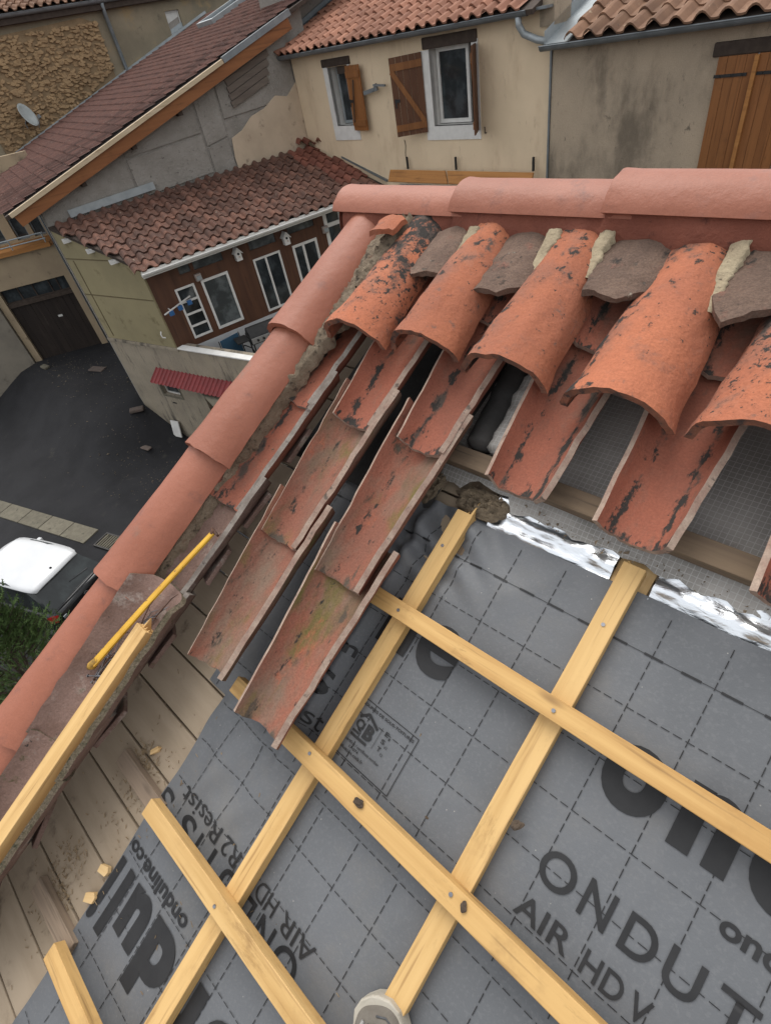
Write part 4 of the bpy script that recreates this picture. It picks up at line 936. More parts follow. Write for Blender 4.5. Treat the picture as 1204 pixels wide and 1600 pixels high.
panel('plaster_patch', [(-2.30, -2.0), (0.0, -2.0), (0.0, -0.05), (-0.35, -0.30), (-0.7, -0.22), (-1.1, -0.42), (-1.55, -0.52), (-1.9, -0.75), (-2.25, -0.86), (-2.32, -1.3)], -0.012, 0.02, M['plaster'])
M['greyplank'] = wood('grey_plank', (0.17, 0.14, 0.115), (0.13, 0.105, 0.088), (0.06, 0.05, 0.042), along=0, knots=False, gs=0.3, rough=0.95)
for k in range(4):
    z0 = under(-1.95) - 0.16 - 0.155 * k; x1 = -0.62 - 0.06 * k
    b = MB(); b.bar((-1.98, 0, z0), (x1, 0, z0 + SL * (x1 + 1.98)), 0.05, 0.135, (0, 0, 1)); b.build('plank', M['greyplank'], gab, (0, -0.035 - 0.004 * k, 0))
M['verge'] = wood('orange_verge_board', (0.235, 0.095, 0.035), (0.185, 0.07, 0.025), (0.08, 0.03, 0.012), along=0, knots=False, gs=0.2)
M['paleboard'] = wood('pale_verge_strip', (0.56, 0.45, 0.31), (0.49, 0.385, 0.25), (0.3, 0.2, 0.1), along=0, knots=False, gs=0.2)
b = MB(); b.bar((-8.12, 0, rl_(-8.12) - 0.21), (0.05, 0, rl_(0.05) - 0.21), 0.06, 0.27, (0, 0, 1)); b.build('verge_board', M['verge'], gab, (0, -0.30, 0))
b = MB(); b.bar((-8.22, 0, rl_(-8.22) - 0.04), (-2.02, 0, rl_(-2.02) - 0.04), 0.10, 0.09, (0, 0, 1)); b.build('verge_strip', M['paleboard'], gab, (0, -0.34, 0))
b = MB(); b.bar((-2.0, 0, rl_(-2.0) - 0.03), (0.1, 0, rl_(0.1) - 0.03), 0.08, 0.13, (0, 0, 1)); b.build('zinc_strip', M['zinc'], gab, (0, -0.33, 0))
b = MB(); b.prism([(-8.1, rl_(-8.1) - 0.12), (0.05, rl_(0.05) - 0.12), (0.05, rl_(0.05) - 0.08), (-8.1, rl_(-8.1) - 0.08)], -0.28, 0.35); b.build('soffit', M['darkbeam'], gab)
for x in (-6.35, -4.85, -3.45): B(x - 0.06, x + 0.06, -0.24, 0.05, under(x) - 0.12, under(x) + 0.06).build('purlin_end', M['darkbeam'], gab)
dr = tiled_roof(gab, (-8.32, -0.30, rl_(-8.32) + 0.02), R(-90), math.atan(SL), -11.2, 0.02, 11.5, 0.225, 0.33, 0.055, M['dtile'], seed=3, round_=False,
    mask=lambda x, y: x > -10.1 - 0.22 * y, limit=(300, lambda c: -c[0] * 1.25 + c[1] * 0.2))
b = MB()
for (y0, x0) in ((-0.1, -10.12),): b.bar((-10.06, -0.05, 0.05), (-12.55, 11.4, 0.05), 0.18, 0.08); b.bar((-10.16, -0.05, 0.12), (-12.65, 11.4, 0.12), 0.05, 0.22)
b.build('abutment_flashing', M['palezinc'], dr)
b = MB(); b.bar((-10.30, -0.05, 0.20), (-12.79, 11.4, 0.20), 0.22, 0.42); b.build('cement_fillet', M['block'], dr)
# roof light near the top
sk = MB(); sk.box(0, 1.6, 0, 0.10, 0, 0.14); sk.box(0, 1.6, 1.7, 1.8, 0, 0.14); sk.box(0, 0.1, 0.1, 1.7, 0, 0.14); sk.box(1.5, 1.6, 0.1, 1.7, 0, 0.14)
sko = sk.build('roof_light', M['palezinc'], dr, (-8.5, 9.4, 0.04)); B(0.1, 1.5, 0.1, 1.7, 0.05, 0.08).build('pane', M['glass'], sko)
b = MB(); b.bar((-6.98, -0.05, -1.42), (-4.72, -0.05, -1.36), 0.03, 0.17, (0, 0, 1)); b.build('wall_flashing', M['palezinc'], gab, (0, -0.03, 0))

# ------------------------------------------------------------------ lean-to veranda against the gable
M['brown'] = wood('brown_panelling', (0.105, 0.048, 0.027), (0.076, 0.035, 0.021), (0.036, 0.018, 0.012), along=2, knots=False, gs=0.16, rough=0.6)
M['olive'] = pm('olive_yellow_render', (0.28, 0.238, 0.135), (0.235, 0.20, 0.115), 1.0, 0.92, 0.4, 30, 0.01, [((0.145, 0.115, 0.06), 2.2, 0.56, 0.75), ((0.28, 0.235, 0.13), 5, 0.66, 0.8)], 0)
ver = empty('veranda', GLOC, GROT); tag(ver, 'lean-to veranda with brown panelled front, white windows and dark wavy tile roof', 'veranda')
BY = -2.65
holes = [(0.57, 1.08, -4.45, -3.17), (1.26, 2.0, -4.46, -3.18), (2.74, 3.53, -4.53, -3.15), (3.90, 4.66, -4.50, -3.17), (0.82, 1.15, -2.92, -2.56), (1.20, 2.03, -2.93, -2.56), (2.73, 3.52, -2.95, -2.60), (3.86, 4.70, -2.90, -2.58), (4.98, 6.7, -4.5, -2.56)]
holes = [(a - 6.355, c - 6.355, e, g) for a, c, e, g in holes]
wb = MB(); wall_holes(wb, -6.30, 0.46, -4.62, -2.50, BY, BY + 0.14, holes); wb.build('front_wall', M['brown'], ver, recalc=False)
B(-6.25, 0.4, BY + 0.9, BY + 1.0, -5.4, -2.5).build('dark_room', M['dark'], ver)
M['paleglass'] = glass('hazy_glass', (0.05, 0.055, 0.055), 0.12)
def vw(i, **k): a, c, e, g = holes[i]; return window(ver, a, c, e, g, BY - 0.02, **k)
vw(0, fr=0.05, tran=(-3.52, -3.83, -4.14)); vw(1, fr=0.06, pane='paleglass')
d1 = vw(2, fr=0.05, mull=(holes[2][0] + 0.36,), pane='glass'); vw(3, fr=0.065, mull=(holes[3][0] + 0.33,))
for i in (4, 5, 6, 7): vw(i, fr=0.022, frame='brown', pane='paleglass')
vw(8, fr=0.10, mull=(-0.85,), tran=(-3.0,))
M['whitewall'] = pm('white_low_wall', (0.52, 0.53, 0.53), (0.45, 0.46, 0.47), 3, 0.8, 0.2, 30, 0.006, rnd=0)
B(-6.34, 0.46, BY - 0.02, BY + 0.2, -6.0, -4.62).build('plinth', M['whitewall'], ver)
b = MB(); b.poly([(-6.35, BY - 4.5, -5.55), (0.46, BY - 4.5, -5.55), (0.46, BY, -5.55), (-6.35, BY, -5.55)]); b.build('terrace_floor', M['slab'], ver)
# end wall in olive yellow, along the yard wall
ex, ey_ = math.cos(R(11) - R(76.449)), math.sin(R(11) - R(76.449))     # its direction in this frame
ew = empty('end_wall', (-7.56, 0.0, 0), (0, 0, R(11 - 76.449)), ver)
b = MB(); b.prism([(0.0, -4.48), (2.92, -4.48), (2.92, -2.55), (0.0, -1.62)], 0.0, 0.15); b.build('render', M['olive'], ew)
for z0, z1 in ((-3.24, -3.24), (-2.32, -2.32)): B(0.02, 2.9, -0.008, 0.0, z0 - 0.012, z0 + 0.012).build('joint', pm('olive_joint', (0.13, 0.10, 0.05), (0.11, 0.085, 0.045), 3), ew)
B(0.30, 0.325, -0.012, 0, -4.4, -2.36).build('joint', pm('olive_joint', (0.13, 0.10, 0.05), (0.11, 0.085, 0.045), 3), ew)
b = MB(); b.tube([(2.78, -0.10, -4.0), (2.78, -0.14, -4.06), (2.80, -0.14, -4.14), (2.86, -0.10, -4.16)], 0.016, 6); b.build('wall_hook', M['white'], ew)
# roof: trapezoid of wavy tiles, reddish row along the top and beside the cream house
VS = math.atan2(0.93, 2.98); VL = math.hypot(0.93, 2.98)
def vmask(x, y):
    d = (VL - y) * math.cos(VS); s = x - 7.70
    return s > -7.62 + 0.42 * d and s < 0.02 + 0.20 * d
tiled_roof(ver, (-7.70, -3.02, -2.47), 0, VS, 0.0, 8.3, VL, 0.288, 0.342, 0.080, M['vtile'], mask=vmask, seed=4, mat2=M['vtilered'], altm=lambda x, y: y > VL - 0.40 or (x - 7.70 > -0.5 - 0.15 * y and y > 0.5), deckpts=[(1.42, 0.02), (8.25, 0.02), (7.70, VL), (0.12, VL)])
gutter(ver, -6.42, 0.66, -3.12, -2.50, 0.07, M['white'])
B(-6.40, 0.62, -3.05, -3.02, -2.62, -2.46).build('fascia', M['white'], ver)
for x, yy in ((-7.42, -0.55), (-7.08, -1.28), (-6.78, -2.0)): B(x - 0.04, x + 0.3, yy - 0.07, yy + 0.07, -1.62 + (yy) * 0.31 - 0.11, -1.62 + yy * 0.31 - 0.02).build('rafter_tail', M['white'], ver)
b = MB(); b.bar((0.12, 0.02, -1.40), (0.62, -3.05, -2.36), 0.16, 0.05); b.bar((0.18, 0.02, -1.33), (0.68, -3.05, -2.29), 0.03, 0.2); b.build('abutment_flashing', M['zinc'], ver)
me = roman_tile('ridge_stub', 0.3, 0.34, 0.11, M['vtilered'])
for k in range(3): inst('ridge_stub', me, ver, (-0.42 + 0.2 * k, -0.22 - 0.12 * k, -1.50 + 0.05 * (k == 0)), (R(17), 0, R(-40 * (k == 2))))

# ------------------------------------------------------------------ yard wall below the veranda
M['yardwall'] = pm('stained_concrete', (0.31, 0.265, 0.20), (0.245, 0.21, 0.16), 1.6, 0.97, 0.9, 30, 0.015, [((0.30, 0.255, 0.185), 2.5, 0.55, 0.75), ((0.085, 0.075, 0.062), 2.0, 0.50, 0.68), ((0.06, 0.055, 0.047), 4.5, 0.58, 0.72)], 0, sst=(1.0, 1.0, 0.22), grain=0.15, gsc=40)
YROT = (0, 0, R(11)); YLOC = (-16.4, 4.38, 0)
yard = empty('yard_wall', YLOC, YROT); tag(yard, 'stained concrete yard wall below the olive wall with red corrugated awning', 'wall')
wb = MB(); wall_holes(wb, 0.0, 7.5, -8.6, -4.49, -0.02, 0.32, [(1.38, 2.18, -6.10, -5.76), (3.22, 4.3, -8.6, -5.6)], 0, 0)
wb.build('wall', M['yardwall'], yard, recalc=False)
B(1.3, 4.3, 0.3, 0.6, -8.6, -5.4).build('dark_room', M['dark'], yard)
b = MB(); wall_holes(b, 1.32, 2.24, -6.16, -5.70, -0.035, -0.021, [(1.38, 2.18, -6.10, -5.76)]); b.build('window_surround', M['slab'], yard, recalc=False)
window(yard, 1.38, 2.18, -6.10, -5.76, 0.10, 0.03)
M['red'] = pm('red_sheet', (0.20, 0.022, 0.022), (0.15, 0.018, 0.018), 4, 0.5, 0.2, 20, 0.004, [((0.09, 0.02, 0.02), 6, 0.6, 0.75)], 0)
aw = MB(); nn_ = 160
for i in range(nn_ + 1):
    x = 1.66 + 3.1 * i / nn_; k = (i % 8); zz = 0.03 if k in (0, 1) else 0.0
    aw.v += [(x, -0.03, -5.20 + zz), (x - 0.02, -0.40, -5.47 + zz)]
for i in range(nn_): aw.f.append((2 * i, 2 * i + 1, 2 * i + 3, 2 * i + 2)); aw.mi.append(0)
aw.build('awning', M['red'], yard, recalc=False)
M['maroon'] = pm('maroon_door', (0.055, 0.014, 0.012), (0.035, 0.01, 0.01), 4, 0.7, 0)
B(3.24, 4.28, 0.10, 0.15, -8.3, -5.62).build('door', M['maroon'], yard)
B(3.05, 7.5, -0.06, 0.14, -4.485, -4.445).build('coping', M['white'], yard, bevel=0.01)
B(1.62, 1.78, -0.04, -0.021, -6.36, -6.33).build('vent', M['black'], yard)
B(-0.02, 3.04, -0.05, 0.1, -4.55, -4.487).build('ledge', M['yardwall'], yard)
wbd = B(0, 0.34, 0, 0.03, 0, 0.52).build('white_board', M['white'], None, (-15.25, 4.36, gz(-15.2, 4.3) + 0.0), (R(-14), 0, R(14))); tag(wbd, 'small white board leaning against the stained yard wall', 'board')

# ------------------------------------------------------------------ garage building at the far left
grg = empty('garage', (-22.30, 5.827, 0), (0, 0, R(58))); tag(grg, 'beige garage with dark double door, transom windows and balcony at far left', 'garage')
M['beige'] = pm('beige_render', (0.37, 0.29, 0.19), (0.31, 0.24, 0.16), 1.5, 0.95, 0.4, 30, 0.01, [((0.17, 0.13, 0.09), 2.6, 0.58, 0.75)], 0)
M['greywall'] = pm('grey_render', (0.22, 0.195, 0.155), (0.175, 0.155, 0.125), 1.5, 0.95, 0.4, 30, 0.01, [((0.12, 0.105, 0.085), 3, 0.58, 0.75)], 0)
wb = MB(); wall_holes(wb, -2.6, 0.45, -8.4, -2.94, 0.0, 0.3, [(-2.36, -0.06, -8.4, -3.93)]); wb.build('wall', M['beige'], grg, recalc=False)
B(-7.0, -2.62, -0.12, 0.3, -8.4, -3.9).build('side_wall', M['greywall'], grg)
M['darkdoor'] = wood('dark_garage_door', (0.030, 0.022, 0.018), (0.020, 0.015, 0.013), (0.06, 0.045, 0.036), along=2, knots=False, gs=0.15, rough=0.85)
pmesh = B(0.004, 0.226, 0, 0.05, 0, 2.6).mesh('door_plank', M['darkdoor'])
for i in range(10): inst('door_plank', pmesh, grg, (-2.36 + 0.23 * i, 0.12 + 0.004 * (i % 2), -7.15))
B(-2.36, -0.06, 0.06, 0.2, -4.56, -4.42).build('door_beam', M['darkbeam'], grg)
B(-1.0, -0.85, 0.10, 0.118, -5.24, -5.17).build('number_plate', M['white'], grg)
window(grg, -2.36, -0.06, -4.42, -3.93, 0.14, 0.04, (-1.78, -1.27, -0.70, -0.42), (), 'darkbeam')
B(-7.0, 0.1, -0.18, 1.6, -2.94, -2.80).build('balcony_slab', M['ochre'], grg)
B(-7.0, 0.45, -0.02, 0.0, -3.0, -2.94).build('band', M['beige'], grg)
rb = MB()
for z in (-2.50, -2.68): rb.tube([(-7.0, -0.14, z), (0.05, -0.14, z)], 0.022, 6)
for i in range(7): rb.tube([(0.0 - 1.1 * i, -0.14, -2.80), (0.0 - 1.1 * i, -0.14, -2.48)], 0.02, 6)
rb.build('railing', M['palezinc'], grg)
wb = MB(); wall_holes(wb, -7.0, 0.45, -2.8, -0.4, 1.0, 1.3, [(-1.15, -0.72, -2.75, -1.3), (-0.55, -0.15, -2.75, -1.3), (-2.6, -1.5, -2.75, -1.3)]); wb.build('upper_wall', M['beige'], grg, recalc=False)
for a, c in ((-1.15, -0.72), (-0.55, -0.15), (-2.6, -1.5)): window(grg, a, c, -2.75, -1.3, 1.1, 0.05, frame='zinc')
b = MB(); b.tube([(0.36, -0.08, -6.6), (0.36, -0.08, -1.2)], 0.04, 8); b.tube([(0.22, -0.07, -6.6), (0.22, -0.07, -2.0), (0.3, -0.07, -1.5)], 0.03, 8); b.build('downpipe', M['zinc'], grg, smooth=True)

# ------------------------------------------------------------------ rubble stone house far top left
sto = empty('stone_house', (-26.12, 7.57, 0), (0, 0, R(89.145))); tag(sto, 'rubble stone house far at top left with downpipe and small window', 'house')
M['stonebed'] = pm('ochre_bedding', (0.20, 0.14, 0.08), (0.27, 0.19, 0.11), 3, 0.97, 0.6, 30, 0.02, rnd=0)
M['stone'] = pm('ochre_rubble', (0.39, 0.265, 0.145), (0.30, 0.20, 0.11), 3, 0.95, 0.8, 30, 0.02, [((0.20, 0.13, 0.075), 4, 0.58, 0.7), ((0.46, 0.34, 0.21), 7, 0.6, 0.74)], 0.0)
M['ochrerender'] = pm('blotched_render', (0.27, 0.225, 0.155), (0.20, 0.17, 0.12), 0.9, 0.95, 0.6, 20, 0.02, [((0.30, 0.225, 0.13), 1.4, 0.55, 0.7), ((0.11, 0.095, 0.075), 2.2, 0.60, 0.75)], 0)
wb = MB(); wall_holes(wb, -3.0, 13.0, -3.0, 2.95, 0.0, 0.5, [(7.78, 8.42, 1.68, 2.40)]); wb.build('wall', M['ochrerender'], sto, recalc=False)
b = MB(); b.prism([(-0.4, -1.2), (2.4, -0.2), (4.75, 0.85), (4.85, 2.4), (4.3, 2.62), (-0.5, 2.45)], -0.05, 0.0); b.build('bedding', M['stonebed'], sto)
rs = random.Random(9); sb_ = MB()
for i in range(1500):
    x = rs.uniform(-0.4, 4.8); z = rs.uniform(-1.1, 2.5)
    if z < -1.15 + 0.41 * (x + 0.4) + 0.1 or z > 2.45: continue
    w2, h2 = rs.uniform(0.05, 0.16), rs.uniform(0.03, 0.075); a = rs.uniform(-0.25, 0.25); pts = []
    for k in range(7):
        t = 2 * math.pi * k / 7; rr_ = rs.uniform(0.75, 1.1); px_, pz_ = w2 * rr_ * math.cos(t), h2 * rr_ * math.sin(t); pts.append((x + px_ * math.cos(a) - pz_ * math.sin(a), z + px_ * math.sin(a) + pz_ * math.cos(a)))
    y = -0.06 - rs.uniform(0, 0.07); k0 = len(sb_.v)
    sb_.v += [(p[0], -0.045, p[1]) for p in pts] + [(x + (p[0] - x) * 0.8, y, z + (p[1] - z) * 0.8) for p in pts]
    sb_.f.append(tuple(k0 + 7 + q for q in range(7))); sb_.f += [(k0 + q, k0 + (q + 1) % 7, k0 + 7 + (q + 1) % 7, k0 + 7 + q) for q in range(7)]; sb_.mi += [0] * 8
so_ = sb_.build('rubble_stones', M['stone'], sto); tag(so_, kind='stuff')
window(sto, 7.78, 8.42, 1.68, 2.40, 0.08, 0.05, pane='white')
gutter(sto, -3.0, 13.0, -0.28, 2.98, 0.10, M['zinc'])
B(-3.0, 13.0, -0.25, 0.0, 2.72, 2.95).build('eaves_board', M['darkbeam'], sto)
b = MB(); b.tube([(5.2, -0.28, 2.9), (5.25, -0.12, 2.6), (5.28, -0.10, 0.9), (5.28, -0.10, -0.5)], 0.07, 8); b.build('downpipe', M['zinc'], sto, smooth=True)
tiled_roof(sto, (-3.0, -0.36, 3.02), 0, R(16), 0.0, 9.2, 4.2, 0.30, 0.40, 0.09, M['ttile'], seed=6, mask=lambda x, y: x > 2.0)

# ================================================================== THINGS ON THE ROOF
def roofthing(name, loc, rz=0, label=None, cat=None, group=None):
    """an Empty lying in the roof plane: x along eaves turned by rz, y up the slope"""
    u, v, w_ = loc
    o = empty(name, (u, v * CA - w_ * SA, v * SA + w_ * CA)); o.rotation_euler = (Matrix.Rotation(AL, 4, 'X') @ Matrix.Rotation(rz, 4, 'Z')).to_euler()
    return tag(o, label, cat, group)
def roofmesh(me, name, loc, rz, label, cat, group=None, tilt=0, ry=0):
    u, v, w_ = loc
    o = inst(name, me, None, (u, v * CA - w_ * SA, v * SA + w_ * CA)); o.rotation_euler = (Matrix.Rotation(AL, 4, 'X') @ Matrix.Rotation(rz, 4, 'Z') @ Matrix.Rotation(tilt, 4, 'X') @ Matrix.Rotation(ry, 4, 'Y')).to_euler()
    return tag(o, label, cat, group)
# weathered spare tiles lying belly down in the outer gutter
me = canal('loose_tile', 0.475, 0.114, 0.122, 62, 0.014, False, [M['oldtile'], M['mossrim']], 201, 16, 14, 0.004, 0.004, round_up=0.07)
roofmesh(me, 'loose_tile', (-1.090, -0.735, 0.048), R(0.0), 'loose weathered clay tile holding nails and the yellow pry bar', 'tile', 'loose tiles in the gutter', tilt=0.012)
me = canal('loose_tile', 0.46, 0.104, 0.112, 62, 0.014, False, [M['oldtile'], M['mossrim']], 202, 16, 14, 0.004, 0.006)
roofmesh(me, 'loose_tile', (-1.088, -1.185, 0.042), R(-0.5), 'loose weathered clay tile at left edge under the splintered timber', 'tile', 'loose tiles in the gutter', tilt=0.01)
# splintered new timber
def align(o, a, b):
    """place o (x along its length) from roof point a towards b"""
    def P(q): return Vector((q[0], q[1] * CA - q[2] * SA, q[1] * SA + q[2] * CA))
    A_, B_ = P(a), P(b); d = (B_ - A_).normalized(); n_ = Vector((0, -SA, CA)); y = n_.cross(d).normalized(); z = d.cross(y)
    o.matrix_world = Matrix((( d.x, y.x, z.x, A_.x), (d.y, y.y, z.y, A_.y), (d.z, y.z, z.z, A_.z), (0, 0, 0, 1)))
    return (B_ - A_).length
tim = stick('timber', 0.80, 0.046, 0.036, M['batten2'], None, (0, 0, 0), (0, 0, 0), 31, splinter=[(0.002, 0.010, 0.010, 0.030), (-0.02, -0.013, 0.012, 0.007), (0.012, 0.022, 0.008, 0.004), (-0.010, -0.002, 0.014, 0.009)], bev=0.0012)
align(tim, (-1.052, -1.165, 0.099), (-1.043, -0.378, 0.103)); tag(tim, 'new pine timber with splintered end lying in the gutter tiles', 'timber')
# yellow pry bar
pb = empty('pry_bar'); L = align(pb, (-1.140, -0.519, 0.098), (-1.052, -0.093, 0.094)); tag(pb, 'yellow painted pry bar lying across the loose weathered tile', 'pry bar')
b = MB(); sec = []
nseg = 14
for i in range(nseg + 1):
    k = i / nseg; x = k * L; hw = 0.0105 - 0.0035 * k; ht = 0.0042; off = 0.004 * math.sin(k * 3)
    for a, c in ((-1, -0.6), (-0.6, -1), (0.6, -1), (1, -0.6), (1, 0.6), (0.6, 1), (-0.6, 1), (-1, 0.6)): b.v.append((x, a * hw + off, c * ht))
for i in range(nseg):
    for j in range(8): b.f.append((i * 8 + j, i * 8 + (j + 1) % 8, i * 8 + 8 + (j + 1) % 8, i * 8 + 8 + j)); b.mi.append(0)
b.f.append(tuple(range(8))[::-1]); b.f.append(tuple(nseg * 8 + j for j in range(8))); b.mi += [0, 0]
b.build('shaft', M['yellow'], pb, smooth=False)
b = MB(); b.tube([(L - 0.004, 0, 0), (L + 0.006, 0.002, 0.002)], [0.007, 0.006], 8); b.box(L + 0.002, L + 0.008, -0.020, 0.016, -0.004, 0.004); b.build('head', M['rust'], pb, bevel=0.0015)
b = MB(); b.tube([(-0.020, 0.010, -0.006), (-0.006, 0.002, -0.001), (0.012, 0, 0.001)], [0.006, 0.0115, 0.008], 10); b.build('claw', M['yellowdirty'], pb, smooth=True)
# loose nails in the tile
rn = random.Random(12)
nmesh = []
for k in range(4):
    b = MB(); l = 0.055 + 0.01 * k; bend = (0.0, 0.010, 0.018, 0.006)[k]
    b.tube([(0, 0, 0), (l * 0.4, bend * 0.7, 0.001), (l * 0.75, bend, 0.002), (l, bend * 0.4, 0.001)], [0.0016, 0.0016, 0.0015, 0.0005], 6); b.tube([(-0.0015, 0, 0), (0.0, 0, 0)], 0.004, 8); nmesh.append(b.mesh('nail', M['nail'] if k < 3 else M['rust']))
for k in range(26):
    t = rn.random(); v = -0.56 + 0.22 * t; u = -1.118 + 0.045 * t + rn.gauss(0, 0.012)
    w_ = 0.077 + 0.004 * (k % 3) + 0.6 * max(0, abs(u + 1.09) - 0.03)
    roofmesh(nmesh[k % 4], 'nail', (u, v, w_), R(rn.gauss(75, 22)), 'loose nail in the weathered tile beside the yellow pry bar', 'nail', 'loose nails', ry=R(rn.uniform(-8, 8)))
# wood chips and litter on the boards
chips = [((-0.878, -0.875, -0.052), 20, 0.034, 0.020, 'square pale offcut of pine on the deck boards, upper of two'), ((-0.868, -0.935, -0.052), 35, 0.036, 0.022, 'square pale offcut of pine on the deck boards, lower of two'), ((-0.955, -0.620, -0.060), 55, 0.030, 0.012, 'thin pale wood splinter on the boards beside the top old batten')]
for (loc, rz, l, wd, lab) in chips:
    b = MB(); b.prism([(-l / 2, -wd * 0.4), (l * 0.3, -wd / 2), (l / 2, 0), (l * 0.35, wd / 2), (-l * 0.4, wd * 0.4)], -0.005, 0.005)
    b.v = [(x, z, y) for x, y, z in b.v]; me = b.mesh('wood_chip', M['chip']); roofmesh(me, 'wood_chip', loc, R(rz), lab, 'wood chip', 'offcuts on the boards')
b = MB(); rl2 = random.Random(21)
for k in range(900):
    c = rl2.choice([(-0.97, -0.655, 0.03, 0.02), (-0.955, -0.70, 0.04, 0.02), (-1.0, -0.98, 0.03, 0.05), (-0.96, -1.03, 0.03, 0.03), (-0.93, -0.78, 0.06, 0.15), (-0.6, -0.75, 0.2, 0.22)])
    if c[0] == -0.6 and rl2.random() < 0.8: continue
    u, v = rl2.gauss(c[0], c[2]), rl2.gauss(c[1], c[3]); a = rl2.uniform(0, 3.14); l = rl2.uniform(0.002, 0.012); wd = rl2.uniform(0.0006, 0.0022); z0 = (hm(u, v) + 0.002 if u > -0.85 else -0.0625)
    dx, dy = l * math.cos(a), l * math.sin(a); ex_, ey2 = -wd * math.sin(a), wd * math.cos(a); h_ = rl2.uniform(0, 0.005)
    b.quad((u, v, z0), (u + dx, v + dy, z0 + h_), (u + dx + ex_, v + dy + ey2, z0 + h_ + 0.001), (u + ex_, v + ey2, z0 + 0.001))
lit = b.build('wood_litter', M['sawdust'], None, rot=(AL, 0, 0), recalc=False); tag(lit, 'dry wood shavings and dust strewn over the deck boards', 'litter', kind='stuff')
# clods of dirt on the battens
M['soil'] = pm('dry_soil', (0.10, 0.072, 0.05), (0.06, 0.045, 0.034), 40, 1, 0.8, 120, 0.004, rnd=0.1)
for k, (u, v, w_, s, lab) in enumerate(((-0.405, -0.348, 0.004, 0.008, 'small clump of dirt on the second batten left of the crossing'), (-0.158, -0.205, -0.028, 0.008, 'small clump of dirt on the right counter batten between two battens'), (-0.165, -0.35, 0.003, 0.006, 'small clump of dirt on the second batten right of the crossing'), (-0.30, -0.30, -0.05, 0.004, 'tiny dirt crumb on the membrane above the second batten'))):
    bm = bmesh.new(); bmesh.ops.create_icosphere(bm, subdivisions=3, radius=s * 0.8)
    for q in bm.verts: q.co *= 1 + 0.9 * nz(q.co.x * 180, q.co.y * 180, q.co.z * 180 + k * 5); q.co.z *= 0.45; q.co.x *= 1.5
    me = bpy.data.meshes.new('dirt_clod'); bm.to_mesh(me); bm.free(); me.materials.append(M['soil']); roofmesh(me, 'dirt_clod', (u, v, w_), k, lab, 'dirt', 'clods of dirt')

# ------------------------------------------------------------------ the photographer's shoe
M['suede'] = pm('grey_suede', (0.125, 0.11, 0.092), (0.165, 0.148, 0.125), 30, 0.95, 0.4, 160, 0.001, rnd=0)
M['shoemesh'] = pm('pale_grey_mesh', (0.33, 0.32, 0.30), (0.25, 0.245, 0.235), 220, 0.9, 0.5, 400, 0.001, rnd=0)
M['shoesole'] = pm('cream_sole', (0.42, 0.385, 0.32), (0.34, 0.31, 0.255), 20, 0.8, 0.3, 120, 0.001, [((0.20, 0.175, 0.14), 30, 0.6, 0.72)], 0)
M['shoedark'] = pm('slate_trim', (0.06, 0.062, 0.066), (0.085, 0.087, 0.09), 30, 0.8, 0.3, 200, 0.001, rnd=0)
sh = roofthing('shoe', (-0.208, -0.580, -0.052), R(40), 'grey and cream trainer toe on the membrane at the bottom edge', 'shoe')
# profile along y: toe tip at y=+0.02, heel at y=-0.27; half width and height
prof_ = [(0.022, 0.004, 0.018), (0.016, 0.024, 0.034), (0.002, 0.038, 0.050), (-0.025, 0.047, 0.060), (-0.06, 0.050, 0.068), (-0.10, 0.048, 0.082), (-0.14, 0.043, 0.098), (-0.19, 0.040, 0.108), (-0.24, 0.037, 0.112), (-0.268, 0.026, 0.108), (-0.278, 0.010, 0.09)]
b = MB(); nA = 24
for (y, hw, ht) in prof_:
    for j in range(nA + 1):
        t = math.pi * j / nA; cx = math.cos(t); sx = math.sin(t)
        b.v.append((hw * (1 if cx > 0 else -1) * abs(cx) ** 0.75 + 0.006 * (1 if y > -0.05 else 0.5), y, 0.022 + (ht - 0.022) * sx ** 0.8))
for i in range(len(prof_) - 1):
    for j in range(nA):
        a = i * (nA + 1) + j; b.f.append((a, a + 1, a + nA + 2, a + nA + 1))
        k = min(j, nA - 1 - j); b.mi.append(0 if (i < 3 or k < 5) else 1)
b.f.append(tuple(range(nA + 1))); b.mi.append(0)
o = b.build('upper', [M['suede'], M['shoemesh']], sh, smooth=True); m_ = o.modifiers.new('sub', 'SUBSURF'); m_.levels = 1; m_.render_levels = 2
b = MB(); out = []
for s_g in (1, -1):
    seq = prof_ if s_g == 1 else prof_[::-1]
    for (y, hw, ht) in seq: out.append(((hw + 0.0025) * s_g + 0.005, y + (0.004 if y > 0 else 0)))
k = len(out); b.v += [(x, y, 0.0) for x, y in out] + [(x * 1.0, y, 0.026 + (0.010 if y > -0.02 else 0)) for x, y in out]
b.f.append(tuple(range(k))[::-1]); b.f.append(tuple(range(k, 2 * k))); b.mi += [0, 0]
for i in range(k): j = (i + 1) % k; b.f.append((i, j, k + j, k + i)); b.mi.append(0)
b.build('sole', M['shoesole'], sh, smooth=False, bevel=0.003)
def onshoe(x, y):
    for i in range(len(prof_) - 1):
        if prof_[i][0] >= y >= prof_[i + 1][0]:
            t = (prof_[i][0] - y) / (prof_[i][0] - prof_[i + 1][0]); hw = prof_[i][1] * (1 - t) + prof_[i + 1][1] * t; ht = prof_[i][2] * (1 - t) + prof_[i + 1][2] * t
            c = min(0.999, abs((x - 0.004) / hw)) ** (1 / 0.75); return 0.022 + (ht - 0.022) * max(0.0, 1 - c * c) ** 0.4
    return 0.05
